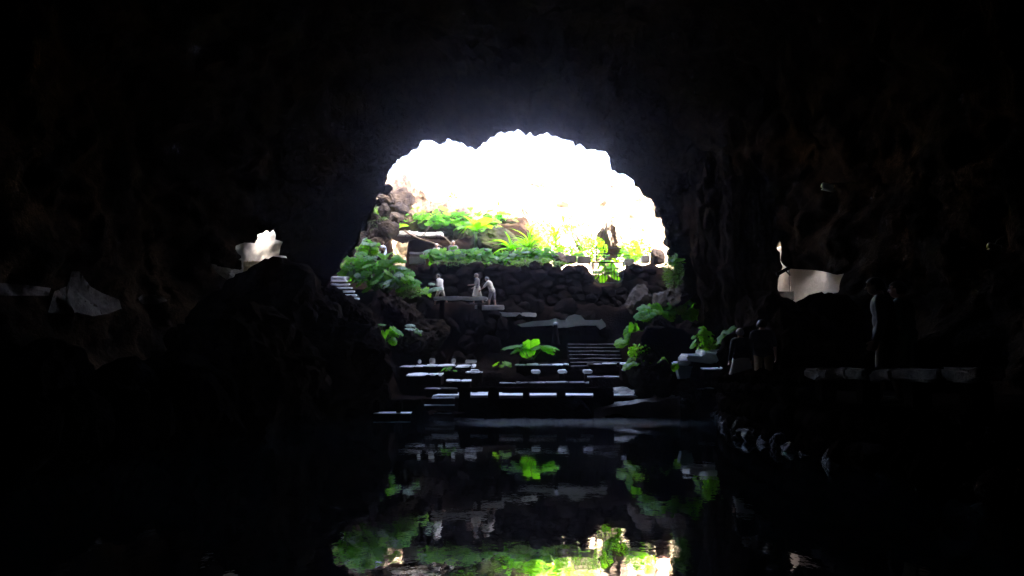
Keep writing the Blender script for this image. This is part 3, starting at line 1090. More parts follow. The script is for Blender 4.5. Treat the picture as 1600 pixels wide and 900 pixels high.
# bright rocks and slabs on the right of the shore
q = P(1112, 566, 30.5)
for px, py, D, s, lb_ in ((1088, 560, 30.6, (1.2, 1.4, 0.22), 'whitish rough slab beside the small yellow-green fern'),
                          (1122, 556, 30.9, (1.5, 1.5, 0.34), 'thick whitish rock slab left of the woman on the path'),
                          (1065, 566, 30.2, (0.6, 0.8, 0.12), 'small pale slab left of the whitish slabs')):
    o = link('stone_slab', slab_mesh('stone_slab', *s, M_PAVE, px, 0.2, 0.09, 0.05), None, P(px, py, D), (R(6), 0, rng.uniform(-0.1, 0.1)))
    tag(o, lb_, 'slab')
o = link('masonry_wall', slab_mesh('masonry_wall', 4.4, 2.0, 1.3, M_LAVA, 97, 0.3, 0.08), None, (P(1100, 590, 30.7).x, 30.8, 1.08))
tag(o, 'dark masonry block under the whitish slabs', 'wall')
o = link('stone_block', slab_mesh('stone_block', 0.34, 0.4, 0.3, M_PALE, 98, 0.2, 0.03), None, P(1115, 553, 30.7))
tag(o, 'beige stone cube on the thick whitish slab', 'stone block')
# tapered planter
q = P(1068, 592, 29.4)
o = thing('planter', 'pale blue-grey tapered planter box on the shore by the ramp', 'planter', q)
mb = MB()
ws, hs = 0.27, 0.46
vs = [(-ws * 0.68, -0.2, 0), (ws * 0.68, -0.2, 0), (ws * 0.68, 0.2, 0), (-ws * 0.68, 0.2, 0), (-ws, -0.27, hs), (ws, -0.27, hs), (ws, 0.27, hs), (-ws, 0.27, hs),
      (-ws + 0.04, -0.23, hs), (ws - 0.04, -0.23, hs), (ws - 0.04, 0.23, hs), (-ws + 0.04, 0.23, hs), (-ws + 0.05, -0.22, hs - 0.08), (ws - 0.05, -0.22, hs - 0.08), (ws - 0.05, 0.22, hs - 0.08), (-ws + 0.05, 0.22, hs - 0.08)]
fs = [(3, 2, 1, 0)]
for lo_, hi2 in ((0, 4), (4, 8), (8, 12)):
    for k in range(4):
        fs.append((lo_ + k, lo_ + (k + 1) % 4, hi2 + (k + 1) % 4, hi2 + k))
mb.add(vs, fs)
mb.build('pot', [M_PLANTER], o)
mb = MB(); mb.box((0, 0, hs - 0.09), (0.42, 0.4, 0.02)); mb.build('soil', [M_SOIL], o)
mb = MB(); mb.box((0, -0.275, hs - 0.03), (0.56, 0.03, 0.06)); mb.build('rim', [M_PLANTER], o)

# orange life ring
q = P(573, 600, 27.0)
lr = thing('life_ring', 'orange life ring seen edge-on leaning against the black rocks', 'life ring', q)
mb = MB()
vs, fs = [], []
for i in range(28):
    a = 2 * math.pi * i / 28
    for k in range(10):
        b = 2 * math.pi * k / 10
        rr = 0.26 + 0.055 * math.cos(b)
        vs.append((rr * math.cos(a), 0.055 * math.sin(b), 0.31 + rr * math.sin(a)))
for i in range(28):
    for k in range(10):
        fs.append((i * 10 + k, i * 10 + (k + 1) % 10, ((i + 1) % 28) * 10 + (k + 1) % 10, ((i + 1) % 28) * 10 + k))
mb.add(vs, fs)
mb.build('ring', [M_ORANGE], lr, True)
for a in (45, 135, 225, 315):
    mb = MB()
    c, s = math.cos(R(a)), math.sin(R(a))
    mb.tube([(0.26 * math.cos(R(a - 7)), 0, 0.31 + 0.26 * math.sin(R(a - 7))), (0.26 * math.cos(R(a + 7)), 0, 0.31 + 0.26 * math.sin(R(a + 7)))], 0.06, 12)
    mb.build('band', [M_LAMPW], lr, True)
lr.rotation_euler = (0, R(8), R(62))

# ------------------------------------------------------------------ right-hand path with its walls
pth = []
for D in np.arange(6, 31.6, 0.4):
    X = 5.05 if D < 14 else 5.05 + (D - 14) * 0.06 if D < 21 else 5.47 + (D - 21) * 0.22
    pth.append((X, D))
vs, fs = [], []
for X, D in pth:
    jit = rng.uniform(0.0, 0.3)
    vs += [(X + jit, D, 1.03 + rng.uniform(-0.03, 0.01)), (13.5, D, 1.06), (X + jit + 0.05, D, 0.9), (X + 0.5 + jit, D, 0.84)]
for i in range(len(pth) - 1):
    a = i * 4
    fs += [(a, a + 4, a + 5, a + 1), (a + 2, a + 6, a + 4, a), (a + 3, a + 7, a + 6, a + 2)]
p_ = link('path', mesh('path', vs, fs, M_LAVA, False))
tag(p_, 'stone walkway along the right side of the lake', kind='structure')
pwall = thing('retaining_wall', 'black dry stone wall carrying the walkway above the lake on the right', 'wall', (5.5, 18, 0))
vs, fs = [], []
for X, D in pth:
    vs += [(X + 0.62, D, -1.5), (X + 0.62, D, 1.0)]
for i in range(len(pth) - 1):
    fs.append((i * 2, i * 2 + 1, i * 2 + 3, i * 2 + 2))
link('core', mesh('core', [(a - 5.5, b - 18, c) for a, b, c in vs], fs, M_SOIL, False), pwall)
for X, D in pth:
    for row in range(2):
        for h2 in (0,):
            dd = D + h2 + rng.uniform(-0.05, 0.05) + row * 0.2
            link('stone', rng.choice(SMALL), pwall, (X + 0.42 + rng.uniform(-0.16, 0.08) - 5.5, dd - 18, 0.22 + row * 0.42 + rng.uniform(-0.04, 0.04)),
                 (rng.uniform(-0.4, 0.4), rng.uniform(-0.4, 0.4), rng.uniform(0, 6)), (0.24, 0.27, 0.25))
# rough low kerb wall on the walkway edge (in front of the couple)
kw = thing('kerb_wall', 'rough low black stone kerb wall on the walkway edge in front of the couple', 'wall', (5.3, 20, 1.04))
for D in np.arange(13.8, 29.5, 0.42):
    X = np.interp(D, [p[1] for p in pth], [p[0] for p in pth])
    for row in range(2):
        link('stone', rng.choice(SMALL), kw, (X + 0.16 - 5.3 + rng.uniform(-0.03, 0.03), D - 20 + row * 0.2, 0.12 + row * 0.23),
             (rng.uniform(-0.3, 0.3), rng.uniform(-0.3, 0.3), rng.uniform(0, 6)), (0.19, 0.25, 0.17))
# long pale coping rail on stub piers (in front of the two men)
cr_ = thing('stone_rail', 'long grey stone rail on stub piers in front of the two men in the dark', 'rail', (5.12, 11, 1.04))
yy = 8.6
k = 0
while yy < 13.6:
    ln = rng.uniform(0.4, 0.8)
    link('coping', slab_mesh('coping', 0.34, ln - 0.02, 0.15, M_RAIL, 150 + k, 0.1, 0.05), cr_, (rng.uniform(-0.02, 0.02), yy + ln / 2 - 11, 0.43), (0, 0, rng.uniform(-0.02, 0.02)))
    yy += ln
    k += 1
for yy in (8.9, 10.2, 11.6, 13.1):
    link('pier', slab_mesh('pier', 0.24, 0.3, 0.36, M_LAVA, int(yy * 9), 0.2, 0.02), cr_, (0, yy - 11, 0.17))

# ------------------------------------------------------------------ recesses in the cave walls
c, y0, y1 = hole_info[1]
wa, wb = P(318, 405, 33.6), P(484, 405, 37.2)
pw1 = thing('plastered_wall', 'pale lit wall seen through the jagged opening on the left', 'wall', (wa + wb) / 2, math.atan2(wb.y - wa.y, wb.x - wa.x))
bb = bmesh.new()
bmesh.ops.create_grid(bb, x_segments=40, y_segments=30, size=0.5)
for v in bb.verts:
    x, z = v.co.x * 6.4, v.co.y * 4.2
    nz = fbm(np.array([[x * 0.9, z * 0.6, 2.0]]), 4, 5)[0]
    v.co = (x, 0.42 * nz, z)
me = bpy.data.meshes.new('face'); bb.to_mesh(me); bb.free(); me.materials.append(M_PLASTER)
me.polygons.foreach_set('use_smooth', [True] * len(me.polygons))
link('face', me, pw1)
q = P(394, 430, 34.6)
rs = thing('reed_screen', 'yellowish upright reed screen in the left recess', 'screen', q)
for i in range(22):
    mb = MB(); mb.tube([(0, 0, -0.6), (0.01, 0, 0.62 + rng.uniform(-0.03, 0.03))], 0.026, 6)
    mb.build('reed', [M_REED], rs, True, loc=(-0.55 + i * 0.053, rng.uniform(-0.01, 0.01), 0))
for zz in (-0.35, 0.35):
    mb = MB(); mb.tube([(-0.6, 0.03, zz), (0.62, 0.03, zz)], 0.018, 6); mb.build('rail', [M_WOOD], rs)
PALESTONE = SMALL[0].copy()
PALESTONE.materials.clear()
PALESTONE.materials.append(M_PLASTER)
for i in range(16):
    t = i / 15
    q = P(334 + 38 * t + rng.uniform(-4, 4), 412 + 26 * t + rng.uniform(-5, 6), 33.0 + t * 0.8)
    o = link('rubble_stone', PALESTONE, None, q, (rng.uniform(0, 6), rng.uniform(0, 6), rng.uniform(0, 6)), (0.26, 0.3, 0.22))
    tag(o, 'pale rubble stone on the slope left of the reed screen', 'stone', 'rubble in the left recess')
c2_, y20, y21 = hole_info[2]
wa, wb = P(1206, 440, 33.4), P(1330, 440, 28.0)
pw2 = thing('plastered_wall', 'smooth whitewashed wall inside the right recess', 'wall', (wa + wb) / 2, math.atan2(wb.y - wa.y, wb.x - wa.x))
link('face', slab_mesh('face', (wb - wa).length + 0.8, 0.2, 3.4, M_PLASTER, 8, 0.4, 0.02), pw2, (0, 0.1, 0))
mb = MB(); mb.tube([(-1.2, -0.08, -1.6), (-1.2, -0.08, 1.6)], 0.03, 8); mb.build('pipe', [M_CONC], pw2)
q = P(1228, 462, 31.6)
o = thing('television_screen', 'dark flat screen in the lower left corner of the right recess', 'screen', q)
mb = MB(); mb.box((0, 0, 0), (0.62, 0.06, 0.34)); mb.build('panel', [M_BLACKP], o)
mb = MB(); mb.box((0, 0.05, -0.3), (0.08, 0.05, 0.3)); mb.build('stand', [M_BLACKP], o)
q = P(1223, 424, y20 + 0.15)
o = thing('wall_bracket', 'tilted dark beam jutting across the bright edge of the right recess', 'beam', q, 0)
mb = MB(); mb.box((0, 0, 0), (0.46, 0.14, 0.11), Matrix.Rotation(R(-28), 3, 'Y')); mb.build('beam', [M_IRON], o)
mb = MB(); mb.tube([(0.1, 0.05, 0.05), (0.3, 0.2, -0.1)], 0.025, 6); mb.build('arm', [M_IRON], o)

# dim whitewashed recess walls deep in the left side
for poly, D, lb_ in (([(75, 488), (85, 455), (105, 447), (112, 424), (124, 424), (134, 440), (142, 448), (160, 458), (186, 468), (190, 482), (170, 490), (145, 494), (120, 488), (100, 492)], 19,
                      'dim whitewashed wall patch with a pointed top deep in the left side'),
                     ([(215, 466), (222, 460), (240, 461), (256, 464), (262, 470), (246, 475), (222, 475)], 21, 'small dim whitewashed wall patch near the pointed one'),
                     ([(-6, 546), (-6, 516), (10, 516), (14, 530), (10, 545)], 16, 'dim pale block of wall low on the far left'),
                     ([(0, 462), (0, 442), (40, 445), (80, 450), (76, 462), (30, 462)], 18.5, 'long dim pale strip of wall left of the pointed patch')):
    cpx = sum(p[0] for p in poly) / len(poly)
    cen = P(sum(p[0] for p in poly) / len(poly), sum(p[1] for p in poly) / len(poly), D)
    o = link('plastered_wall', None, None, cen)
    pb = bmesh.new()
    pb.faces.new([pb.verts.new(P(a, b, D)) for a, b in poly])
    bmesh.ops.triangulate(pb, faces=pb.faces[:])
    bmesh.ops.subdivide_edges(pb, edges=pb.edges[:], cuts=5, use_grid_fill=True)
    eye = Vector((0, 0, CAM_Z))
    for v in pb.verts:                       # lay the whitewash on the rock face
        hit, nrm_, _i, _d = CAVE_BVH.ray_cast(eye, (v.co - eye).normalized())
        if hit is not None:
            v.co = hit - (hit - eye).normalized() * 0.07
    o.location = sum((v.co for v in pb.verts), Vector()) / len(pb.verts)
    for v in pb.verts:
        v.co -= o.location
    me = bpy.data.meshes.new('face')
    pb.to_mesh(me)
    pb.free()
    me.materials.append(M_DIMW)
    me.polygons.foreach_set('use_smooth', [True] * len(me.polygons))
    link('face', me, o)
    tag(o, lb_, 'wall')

# spotlights on the right wall
for px, py, D, lb_, sc in ((1293, 291, 17, 'small white spotlight fixed high on the right cave wall', 1.0), (1553, 385, 13, 'small dark spotlight on the right cave wall above the two men', 0.8)):
    q = P(px, py, D)
    o = thing('spotlight', lb_, 'lamp', q)
    o.scale = (sc, sc, sc)
    mat_l = M_LAMPW if sc == 1.0 else M_GREYC
    mb = MB(); mb.tube([(-0.12, 0, 0.03), (0.1, 0, -0.05)], [0.06, 0.085], 12); mb.build('housing', [mat_l], o, True)
    mb = MB(); mb.box((0.02, 0.02, -0.08), (0.26, 0.14, 0.02), Matrix.Rotation(R(12), 3, 'Y')); mb.build('mounting_plate', [mat_l], o)
    mb = MB(); mb.tube([(0, 0, 0), (0.5, 0.7, 0.25), (1.6, 2.2, 0.6)], 0.015, 6); mb.build('bracket', [M_IRON], o)

# ------------------------------------------------------------------ upper terrace stonework
a, b = P(598, 366, 47.3), P(692, 366, 47.3)
o = thing('stone_ledge', 'long pale stone ledge over the dark hollow behind the terrace visitors', 'ledge', ((a.x + b.x) / 2, 47.3, a.z))
x = 0
k = 0
Lw = b.x - a.x
while x < Lw - 0.2:
    wd = min(rng.uniform(0.4, 0.7), Lw - x)
    link('block', slab_mesh('block', wd - 0.015, 0.9, 0.24, M_PAVE, 170 + k, 0.25, 0.025), o, (x - Lw / 2 + wd / 2, 0, 0.05 * math.sin(k)), (R(5), 0, 0))
    x += wd
    k += 1
for px0, px1, py, D, h_, m_, lb_ in ((640, 664, 406, 42.3, 0.4, M_CONC, 'grey block of parapet beside the left end of the hedge'),
                                     (640, 662, 395, 43.0, 0.12, M_CONC, 'flat grey slab behind the hedge gap'),
                                     (884, 900, 404, 42.4, 0.38, M_CONC, 'grey stone block on the terrace edge left of the grille'),
                                     (902, 922, 405, 42.4, 0.34, M_CONC, 'longer grey stone block touching the iron grille'),
                                     (858, 873, 399, 42.8, 0.2, M_CONC, 'thin grey slab seat behind the terrace edge'),
                                     (1002, 1014, 404, 42.4, 0.36, M_PALE, 'pale stone block on the terrace edge right of the grille'),
                                     (975, 990, 408, 42.3, 0.3, M_PALE, 'low pale stone close to the right side of the grille')):
    a, b = P(px0, py, D), P(px1, py, D)
    o = link('stone_block', slab_mesh('stone_block', b.x - a.x, 0.5, h_, m_, px0, 0.25, 0.025), None, ((a.x + b.x) / 2, D, a.z - 0.05))
    tag(o, lb_, 'stone block')
o = link('painted_panel', slab_mesh('painted_panel', 0.75, 0.3, 1.5, M_RED, 5, 0.4, 0.02), None, P(1024, 376, 47), (0, 0, 0.1))
tag(o, 'reddish painted panel in the glare at the right side of the garden', 'panel')
# a dry branch
for pts, lb_ in (([(690, 385), (675, 379), (655, 373), (640, 366), (632, 360)], 'bare dry branch slanting over the dark hollow'),
                 ([(688, 368), (697, 372), (706, 383), (710, 390)], 'bare dry branch by the man in the dark vest')):
    ps = [P(a, b, 46.2) for a, b in pts]
    o = thing('dry_branch', lb_, 'branch', ps[0])
    mb = MB(); mb.tube([p - ps[0] for p in ps], [0.035, 0.04, 0.045, 0.05, 0.05][:len(ps)], 6); mb.build('limb', [M_WOOD], o, True)
    mid = ps[2] - ps[0]
    mb = MB(); mb.tube([mid, mid + Vector((0.35, 0, 0.35)), mid + Vector((0.6, 0, 0.75))], [0.03, 0.02, 0.01], 6); mb.build('twig', [M_WOOD], o, True)

# iron grille with rounded bottom
gq = P(950, 413, 41.0)
gr = thing('iron_grille', 'rusty iron grille basket with rounded bottom set into the terrace wall', 'grille', gq)
s = 41.0 / F
zt, zm, zb = (413 - 384) * s, (413 - 410) * s, (413 - 443) * s
hw = 24 * s
mb = MB()
mb.tube([(-hw, 0, zm), (-hw, 0, zb + 0.35), (-hw + 0.12, 0, zb + 0.1), (-hw + 0.35, 0, zb), (hw - 0.35, 0, zb), (hw - 0.12, 0, zb + 0.1), (hw, 0, zb + 0.35), (hw, 0, zm)], 0.03, 6)
mb.build('frame', [M_IRON], gr)
mb = MB(); mb.box((0, 0, zm), (hw * 2.1, 0.08, 0.06)); mb.build('top_rail', [M_IRON], gr)
for i in range(9):
    x = -hw + hw * 2 * (i + 1) / 10
    mb = MB(); mb.tube([(x, -0.01, zb + 0.03), (x, -0.01, zm if i % 2 else zm - 0.35)], 0.02, 6); mb.build('bar', [M_IRON], gr)
for x in (-hw * 0.25, hw * 0.55, -hw * 0.75):
    mb = MB(); mb.tube([(x, 0, zm), (x, 0, zt if x < 0 else zt * 0.8)], 0.026, 6); mb.build('upright', [M_IRON], gr)
for z in (zt * 0.9, zt * 0.6, zt * 0.42, zt * 0.25):
    mb = MB(); mb.tube([(-hw * 0.95, 0.03, z), (hw * 0.9, 0.03, z)], 0.022, 6); mb.build('crossbar', [M_IRON], gr)


# ------------------------------------------------------------------ plants
def leaf_round(name, mat_, lobes=9, depth=0.14, cup=0.18, seed=0):
    """round lobed leaf, unit radius, petiole at the origin, tip towards +Y, face up"""
    r = random.Random(seed)
    n = lobes * 4
    vs = [(0, 0.12, 0)]
    for ring in (0.5, 1.0):
        for k in range(n):
            a = -math.pi / 2 + 2 * math.pi * (k + 0.5) / n
            rad_ = 1.0
            if ring == 1.0:
                rad_ = 1 - depth * (0.5 + 0.5 * math.cos(lobes * (a + math.pi / 2)))
            notch = math.exp(-((a + math.pi / 2) % (2 * math.pi)) ** 2 * 12) + math.exp(-((2 * math.pi - (a + math.pi / 2)) % (2 * math.pi)) ** 2 * 12)
            rad_ *= 1 - 0.55 * min(1, notch)
            x, y = ring * rad_ * math.cos(a) * 0.95, 0.35 + ring * rad_ * (math.sin(a)) * (1.0 if math.sin(a) < 0 else 1.08)
            z = -cup * ring * ring + 0.05 * ring * math.cos(lobes * a) + r.uniform(-0.02, 0.02) * ring
            vs.append((x, y, z))
    fs = [(0, 1 + k, 1 + (k + 1) % n) for k in range(n)]
    fs += [(1 + k, 1 + n + k, 1 + n + (k + 1) % n, 1 + (k + 1) % n) for k in range(n)]
    return mesh(name, vs, fs, mat_)


def leaf_long(name, mat_, w=0.24, arch=0.5, seg=10, fold=0.12, tip=1.0):
    """long blade of unit length along +Y, arching down"""
    vs, fs = [], []
    for i in range(seg + 1):
        t = i / seg
        ww = w * (math.sin(math.pi * min(1, t * 0.93 + 0.07)) ** 0.7) * (1 if t < 0.97 else 0.3)
        y = t * (1 - 0.25 * arch * t)
        z = 0.35 * t - arch * t * t
        vs += [(-ww, y, z + fold * ww / w * w * 2), (0, y, z), (ww, y, z + fold * ww / w * w * 2)]
    for i in range(seg):
        a = i * 3
        fs += [(a, a + 1, a + 4, a + 3), (a + 1, a + 2, a + 5, a + 4)]
    return mesh(name, vs, fs, mat_)


LR = [leaf_round('leaf', M_LEAF, 9, 0.16, 0.2, 1), leaf_round('leaf', M_LEAF, 11, 0.10, 0.28, 2), leaf_round('leaf', M_LEAF, 7, 0.2, 0.12, 3)]
LRY = [leaf_round('leaf', M_LEAFY, 9, 0.14, 0.15, 4), leaf_round('leaf', M_LEAFY, 7, 0.1, 0.1, 5)]
LRD = [leaf_round('leaf', M_LEAFD, 9, 0.2, 0.25, 6)]
LB = [leaf_long('leaf', M_LEAFY, 0.24, 0.45), leaf_long('leaf', M_LEAFY, 0.28, 0.3)]
LS = [leaf_long('leaf', M_LEAFY, 0.035, 0.9, 9, 0.3), leaf_long('leaf', M_LEAF, 0.035, 0.75, 9, 0.3)]


def aim(d, roll=0.0, up=Vector((0, 0, 1))):
    """rotation taking leaf +Y to d and leaf +Z near up"""
    d = Vector(d).normalized()
    x = d.cross(up)
    if x.length < 1e-3:
        x = Vector((1, 0, 0))
    x.normalize()
    z = x.cross(d)
    m = Matrix((x, d, z)).transposed()
    return (m @ Matrix.Rotation(roll, 3, 'Y')).to_euler()


def stem_mesh(a, b, r0=0.018, r1=0.010, bow=0.12):
    a, b = Vector(a), Vector(b)
    m_ = a.lerp(b, 0.55) + Vector((0, 0, bow * (b - a).length))
    mb = MB()
    mb.tube([a, a.lerp(m_, 0.6), m_, b], [r0, r0 * 0.9, r1 * 1.2, r1], 5, False)
    return mb


def leafy(base, n, size, spread, label, cat='plant', group=None, leaves=None, name='big_leaf_plant', zs=(0.3, 1.0), seed=0, tilt=0.55, face_cam=0.5, stem_mat=None):
    """rosette of round leaves on arching petioles; each leaf and petiole its own part"""
    r = random.Random(seed)
    t = thing(name, label, cat, base, 0, group)
    for i in range(n):
        a = r.uniform(0, 2 * math.pi)
        q = math.sqrt(r.random())
        p = Vector((spread[0] * q * math.cos(a), spread[1] * q * math.sin(a), 0))
        hz = spread[2] * (r.uniform(*zs)) * (1 - 0.35 * q * q)
        p.z = hz
        sb = stem_mesh((p.x * 0.15, p.y * 0.15, 0), p).build('stalk', [stem_mat or M_STEM], t, True)
        d = Vector((math.cos(a) * 0.8, math.sin(a) * 0.7 - face_cam * 0.9, -tilt * r.uniform(0.45, 1.5)))
        s_ = size * r.uniform(0.65, 1.15)
        link('leaf', r.choice(leaves or LR), t, p, aim(d, r.uniform(-0.5, 0.5)), (s_, s_, s_))
    return t


def bush(base, r3, n, ls, mat_, label, name='bush', seed=0, squash=1.0):
    r = random.Random(seed)
    t = thing(name, label, 'bush', base)
    vs, fs = [], []
    for i in range(n):
        while True:
            p = Vector((r.uniform(-1, 1), r.uniform(-1, 1), r.uniform(-1, 1)))
            if 0.35 < p.length < 1 + 0.15 * math.sin(9 * p.x + 7 * p.z):
                break
        p = Vector((p.x * r3[0], p.y * r3[1], p.z * r3[2]))
        e = Euler((r.uniform(-0.9, 0.9), r.uniform(-0.9, 0.9), r.uniform(0, 6.28))).to_matrix()
        s_ = ls * r.uniform(0.6, 1.3)
        b0 = len(vs)
        for q in ((0, -0.2, 0), (0.38, 0.35, 0.06), (0, 1, -0.06), (-0.38, 0.35, 0.06)):
            vs.append(p + e @ (Vector(q) * s_))
        fs += [(b0, b0 + 1, b0 + 2), (b0, b0 + 2, b0 + 3)]
    link('crown', mesh('crown', vs, fs, mat_), t)
    mb = MB()
    for k in range(5):
        mb.tube([(0, 0, -r3[2]), (r.uniform(-.3, .3) * r3[0], r.uniform(-.3, .3) * r3[1], -0.2 * r3[2]), (r.uniform(-.8, .8) * r3[0], r.uniform(-.8, .8) * r3[1], 0.6 * r3[2])], [0.03, 0.02, 0.01], 5)
    mb.build('branches', [M_WOOD], t, True)
    return t


GH = 'hedge plants along the upper terrace edge'
k = 0
for px in (676, 690, 704, 718, 730, 744, 757, 769, 783, 798, 812, 826, 842, 857):
    D = 42.3 + rng.uniform(-0.2, 0.5)
    b = P(px, 412 + rng.uniform(-3, 1), D)
    leafy(b, rng.randint(15, 20), rng.uniform(0.19, 0.28), (0.55, 0.45, 0.85), 'big-leafed bright green plant in the hedge along the upper terrace edge', 'plant', GH, leaves=LR + LRY[:1] + LRD, seed=500 + k, tilt=1.1, face_cam=1.0)
    k += 1
GLM = 'large-leafed plants massed beside the side steps'
for px, py, D, n_, s_, sp in ((558, 442, 39.2, 38, 0.29, (0.9, 0.7, 1.7)), (585, 450, 38.8, 42, 0.30, (0.9, 0.7, 1.8)), (612, 448, 39.2, 42, 0.29, (0.9, 0.7, 1.8)),
                              (628, 455, 38.6, 34, 0.27, (0.7, 0.6, 1.5)), (542, 432, 39.5, 20, 0.30, (0.6, 0.5, 0.9)), (572, 406, 42.5, 26, 0.30, (0.75, 0.5, 1.2)), (600, 459, 38.2, 28, 0.26, (0.9, 0.5, 1.0))):
    leafy(P(px, py, D), n_, s_, sp, 'lush green plant with large lobed leaves in the mass beside the pale side steps', 'plant', GLM, seed=px, leaves=LR + LR + LRD + LRY[:1], tilt=1.1, face_cam=1.0)

leafy(P(598, 536, 33.6), 16, 0.28, (0.75, 0.35, 0.95), 'small plant with round green leaves next to a pale ledge end on the left bank', seed=21, leaves=LR + LRY, tilt=0.8, face_cam=0.9)
leafy(P(648, 522, 35.4), 5, 0.26, (0.3, 0.3, 0.5), 'little dark green plant on the left bank below the walkers', seed=22, leaves=LRD, tilt=0.3)
leafy(P(830, 562, 35.6), 9, 0.44, (0.85, 0.4, 1.0), 'wide spreading green plant with big leaves in the middle of the shore', seed=23, leaves=LR, zs=(0.6, 1.0), tilt=0.3, face_cam=0.15)
leafy(P(786, 574, 34.2), 5, 0.2, (0.25, 0.2, 0.35), 'tiny bright green plant left of the spreading one on the shore', seed=24, leaves=LRY, tilt=0.5)
leafy(P(704, 580, 33.6), 5, 0.15, (0.35, 0.2, 0.2), 'tiny low green plant in front of the ledge with white blocks', seed=25, leaves=LR)
leafy(P(665, 462, 39.3), 5, 0.3, (0.55, 0.2, 0.5), 'round-leafed plant at the feet of the first walker', seed=26, leaves=LRY, tilt=0.9, face_cam=1.0)
leafy(P(680, 456, 39.0), 3, 0.3, (0.25, 0.1, 0.6), 'dark leafed plant overlapping the first walker', seed=27, leaves=LRD, tilt=0.9, face_cam=1.0)
leafy(P(994, 541, 35.6), 15, 0.38, (0.75, 0.4, 0.95), 'green large-leafed plant below the right plant ledge', seed=28, leaves=LR + LRY, tilt=1.0, face_cam=0.9)
leafy(P(1020, 505, 36.0), 34, 0.30, (0.85, 0.5, 0.95), 'dense glossy green plant on the left part of the right ledge', seed=29, leaves=LR + LRY, tilt=1.0, face_cam=0.9)
leafy(P(1060, 505, 36.0), 32, 0.29, (0.75, 0.5, 1.1), 'dense glossy green plant on the ledge beside the rock pillar', seed=30, leaves=LR + LRY, tilt=1.0, face_cam=0.9)
leafy(P(1076, 482, 36.2), 34, 0.30, (0.5, 0.4, 1.4), 'tall glossy green plant climbing beside the rock pillar', seed=31, leaves=LR + LRY, tilt=1.0, face_cam=0.9)
leafy(P(1002, 577, 29.3), 9, 0.25, (0.5, 0.3, 0.5), 'yellow-green plant on the left of the black rock mound', seed=32, leaves=LRY, tilt=0.8, face_cam=0.9)
leafy(P(1038, 577, 29.3), 8, 0.23, (0.35, 0.3, 0.45), 'yellow-green plant on the right of the black rock mound', seed=33, leaves=LRY, tilt=0.8, face_cam=0.9)
leafy(P(1147, 539, 28.0), 5, 0.46, (0.35, 0.2, 0.7), 'pair of broad green leaves beside the head of the woman on the path', seed=34, leaves=LR + LRY, tilt=0.9, face_cam=1.2)
leafy(P(1098, 552, 31.2), 26, 0.17, (0.4, 0.25, 1.1), 'slender yellow-green fern against the rock pillar', seed=35, leaves=LRY, name='fern', tilt=0.7)
leafy(P(950, 428, 42.4), 34, 0.26, (0.75, 0.6, 0.85), 'yellow-green plant glowing behind the iron grille', seed=36, leaves=LRY, zs=(-0.4, 1.2), tilt=0.4)
leafy(P(908, 408, 43.2), 6, 0.32, (0.5, 0.4, 0.6), 'bright green plant on the terrace left of the grille', seed=37, leaves=LRY, tilt=0.4)
leafy(P(982, 410, 43.5), 6, 0.32, (0.4, 0.4, 0.9), 'bright green plant on the terrace right of the grille', seed=38, leaves=LRY, tilt=0.4)
for px, py, D, s_ in ((655, 338, 51, 0.5), (675, 336, 52, 0.5), (700, 336, 52, 0.5), (715, 335, 54, 0.55), (690, 325, 55, 0.6), (640, 332, 51, 0.45), (725, 340, 51, 0.5), (662, 352, 49, 0.45), (684, 350, 49, 0.45), (706, 352, 49, 0.45), (722, 352, 49, 0.5), (735, 362, 48.5, 0.45), (696, 344, 50, 0.5), (760, 352, 50, 0.5), (648, 346, 49.5, 0.45), (775, 342, 52, 0.5)):
    leafy(P(px, py + 6, D), 24, s_ * 0.66, (1.2, 0.8, 1.1), 'broad-leafed plant spreading over the boulders of the garden slope', 'plant', 'plants on the garden slope', seed=px, leaves=LR + LRY, tilt=0.8, face_cam=0.8)


def blades(base, n, ln, meshes, label, name, trunk=0.0, seed=0, el=(20, 75), group=None, tm=None):
    r = random.Random(seed)
    t = thing(name, label, 'plant', base, 0, group)
    if trunk:
        mb = MB(); mb.tube([(0, 0, -0.1), (0.03, 0, trunk * 0.5), (0, 0, trunk)], [0.11, 0.09, 0.07], 8); mb.build('trunk', [tm or M_STEM], t, True)
    for i in range(n):
        a = 2 * math.pi * (i + r.uniform(-0.35, 0.35)) / n
        e = R(r.uniform(*el))
        s_ = ln * r.uniform(0.75, 1.15)
        link('leaf', r.choice(meshes), t, (0, 0, trunk + r.uniform(-0.05, 0.05)), aim((math.cos(a) * math.cos(e), math.sin(a) * math.cos(e), math.sin(e)), r.uniform(-0.3, 0.3)), (s_, s_, s_))
    return t


for px, py, D, r3, n_, lb_ in ((888, 398, 44.0, (0.8, 0.6, 0.55), 700, 'pale sunlit shrub left of the grille behind the stone blocks'), (925, 388, 46, (0.9, 0.7, 0.8), 800, 'washed-out shrub behind the upper bars of the grille'),
                               (985, 396, 45, (0.7, 0.6, 0.8), 700, 'sunlit shrub right of the brown rock column'), (1002, 388, 47, (0.6, 0.6, 0.7), 600, 'small sunlit shrub near the reddish panel'),
                               (862, 392, 45.5, (0.9, 0.6, 0.6), 800, 'bright shrub between the strap-leaved plants and the grey blocks'), (800, 352, 54, (1.0, 0.8, 0.8), 700, 'bleached shrub right of the slim upright rock'),
                               (900, 356, 54, (1.0, 0.8, 0.6), 700, 'bleached low shrub high on the bright slope')):
    bush(P(px, py, D), r3, n_, 0.13, M_LEAFY, lb_, 'shrub', px)
blades(P(743, 386, 46.0), 8, 1.5, LB, 'tall banana plant with broad yellow-green leaves behind the terrace visitors', 'banana_plant', 0.95, 41, (-5, 55))
blades(P(617, 362, 47.0), 6, 1.15, LB, 'small banana plant with three upright leaves on the pale ledge', 'banana_plant', 0.15, 42, (20, 75))
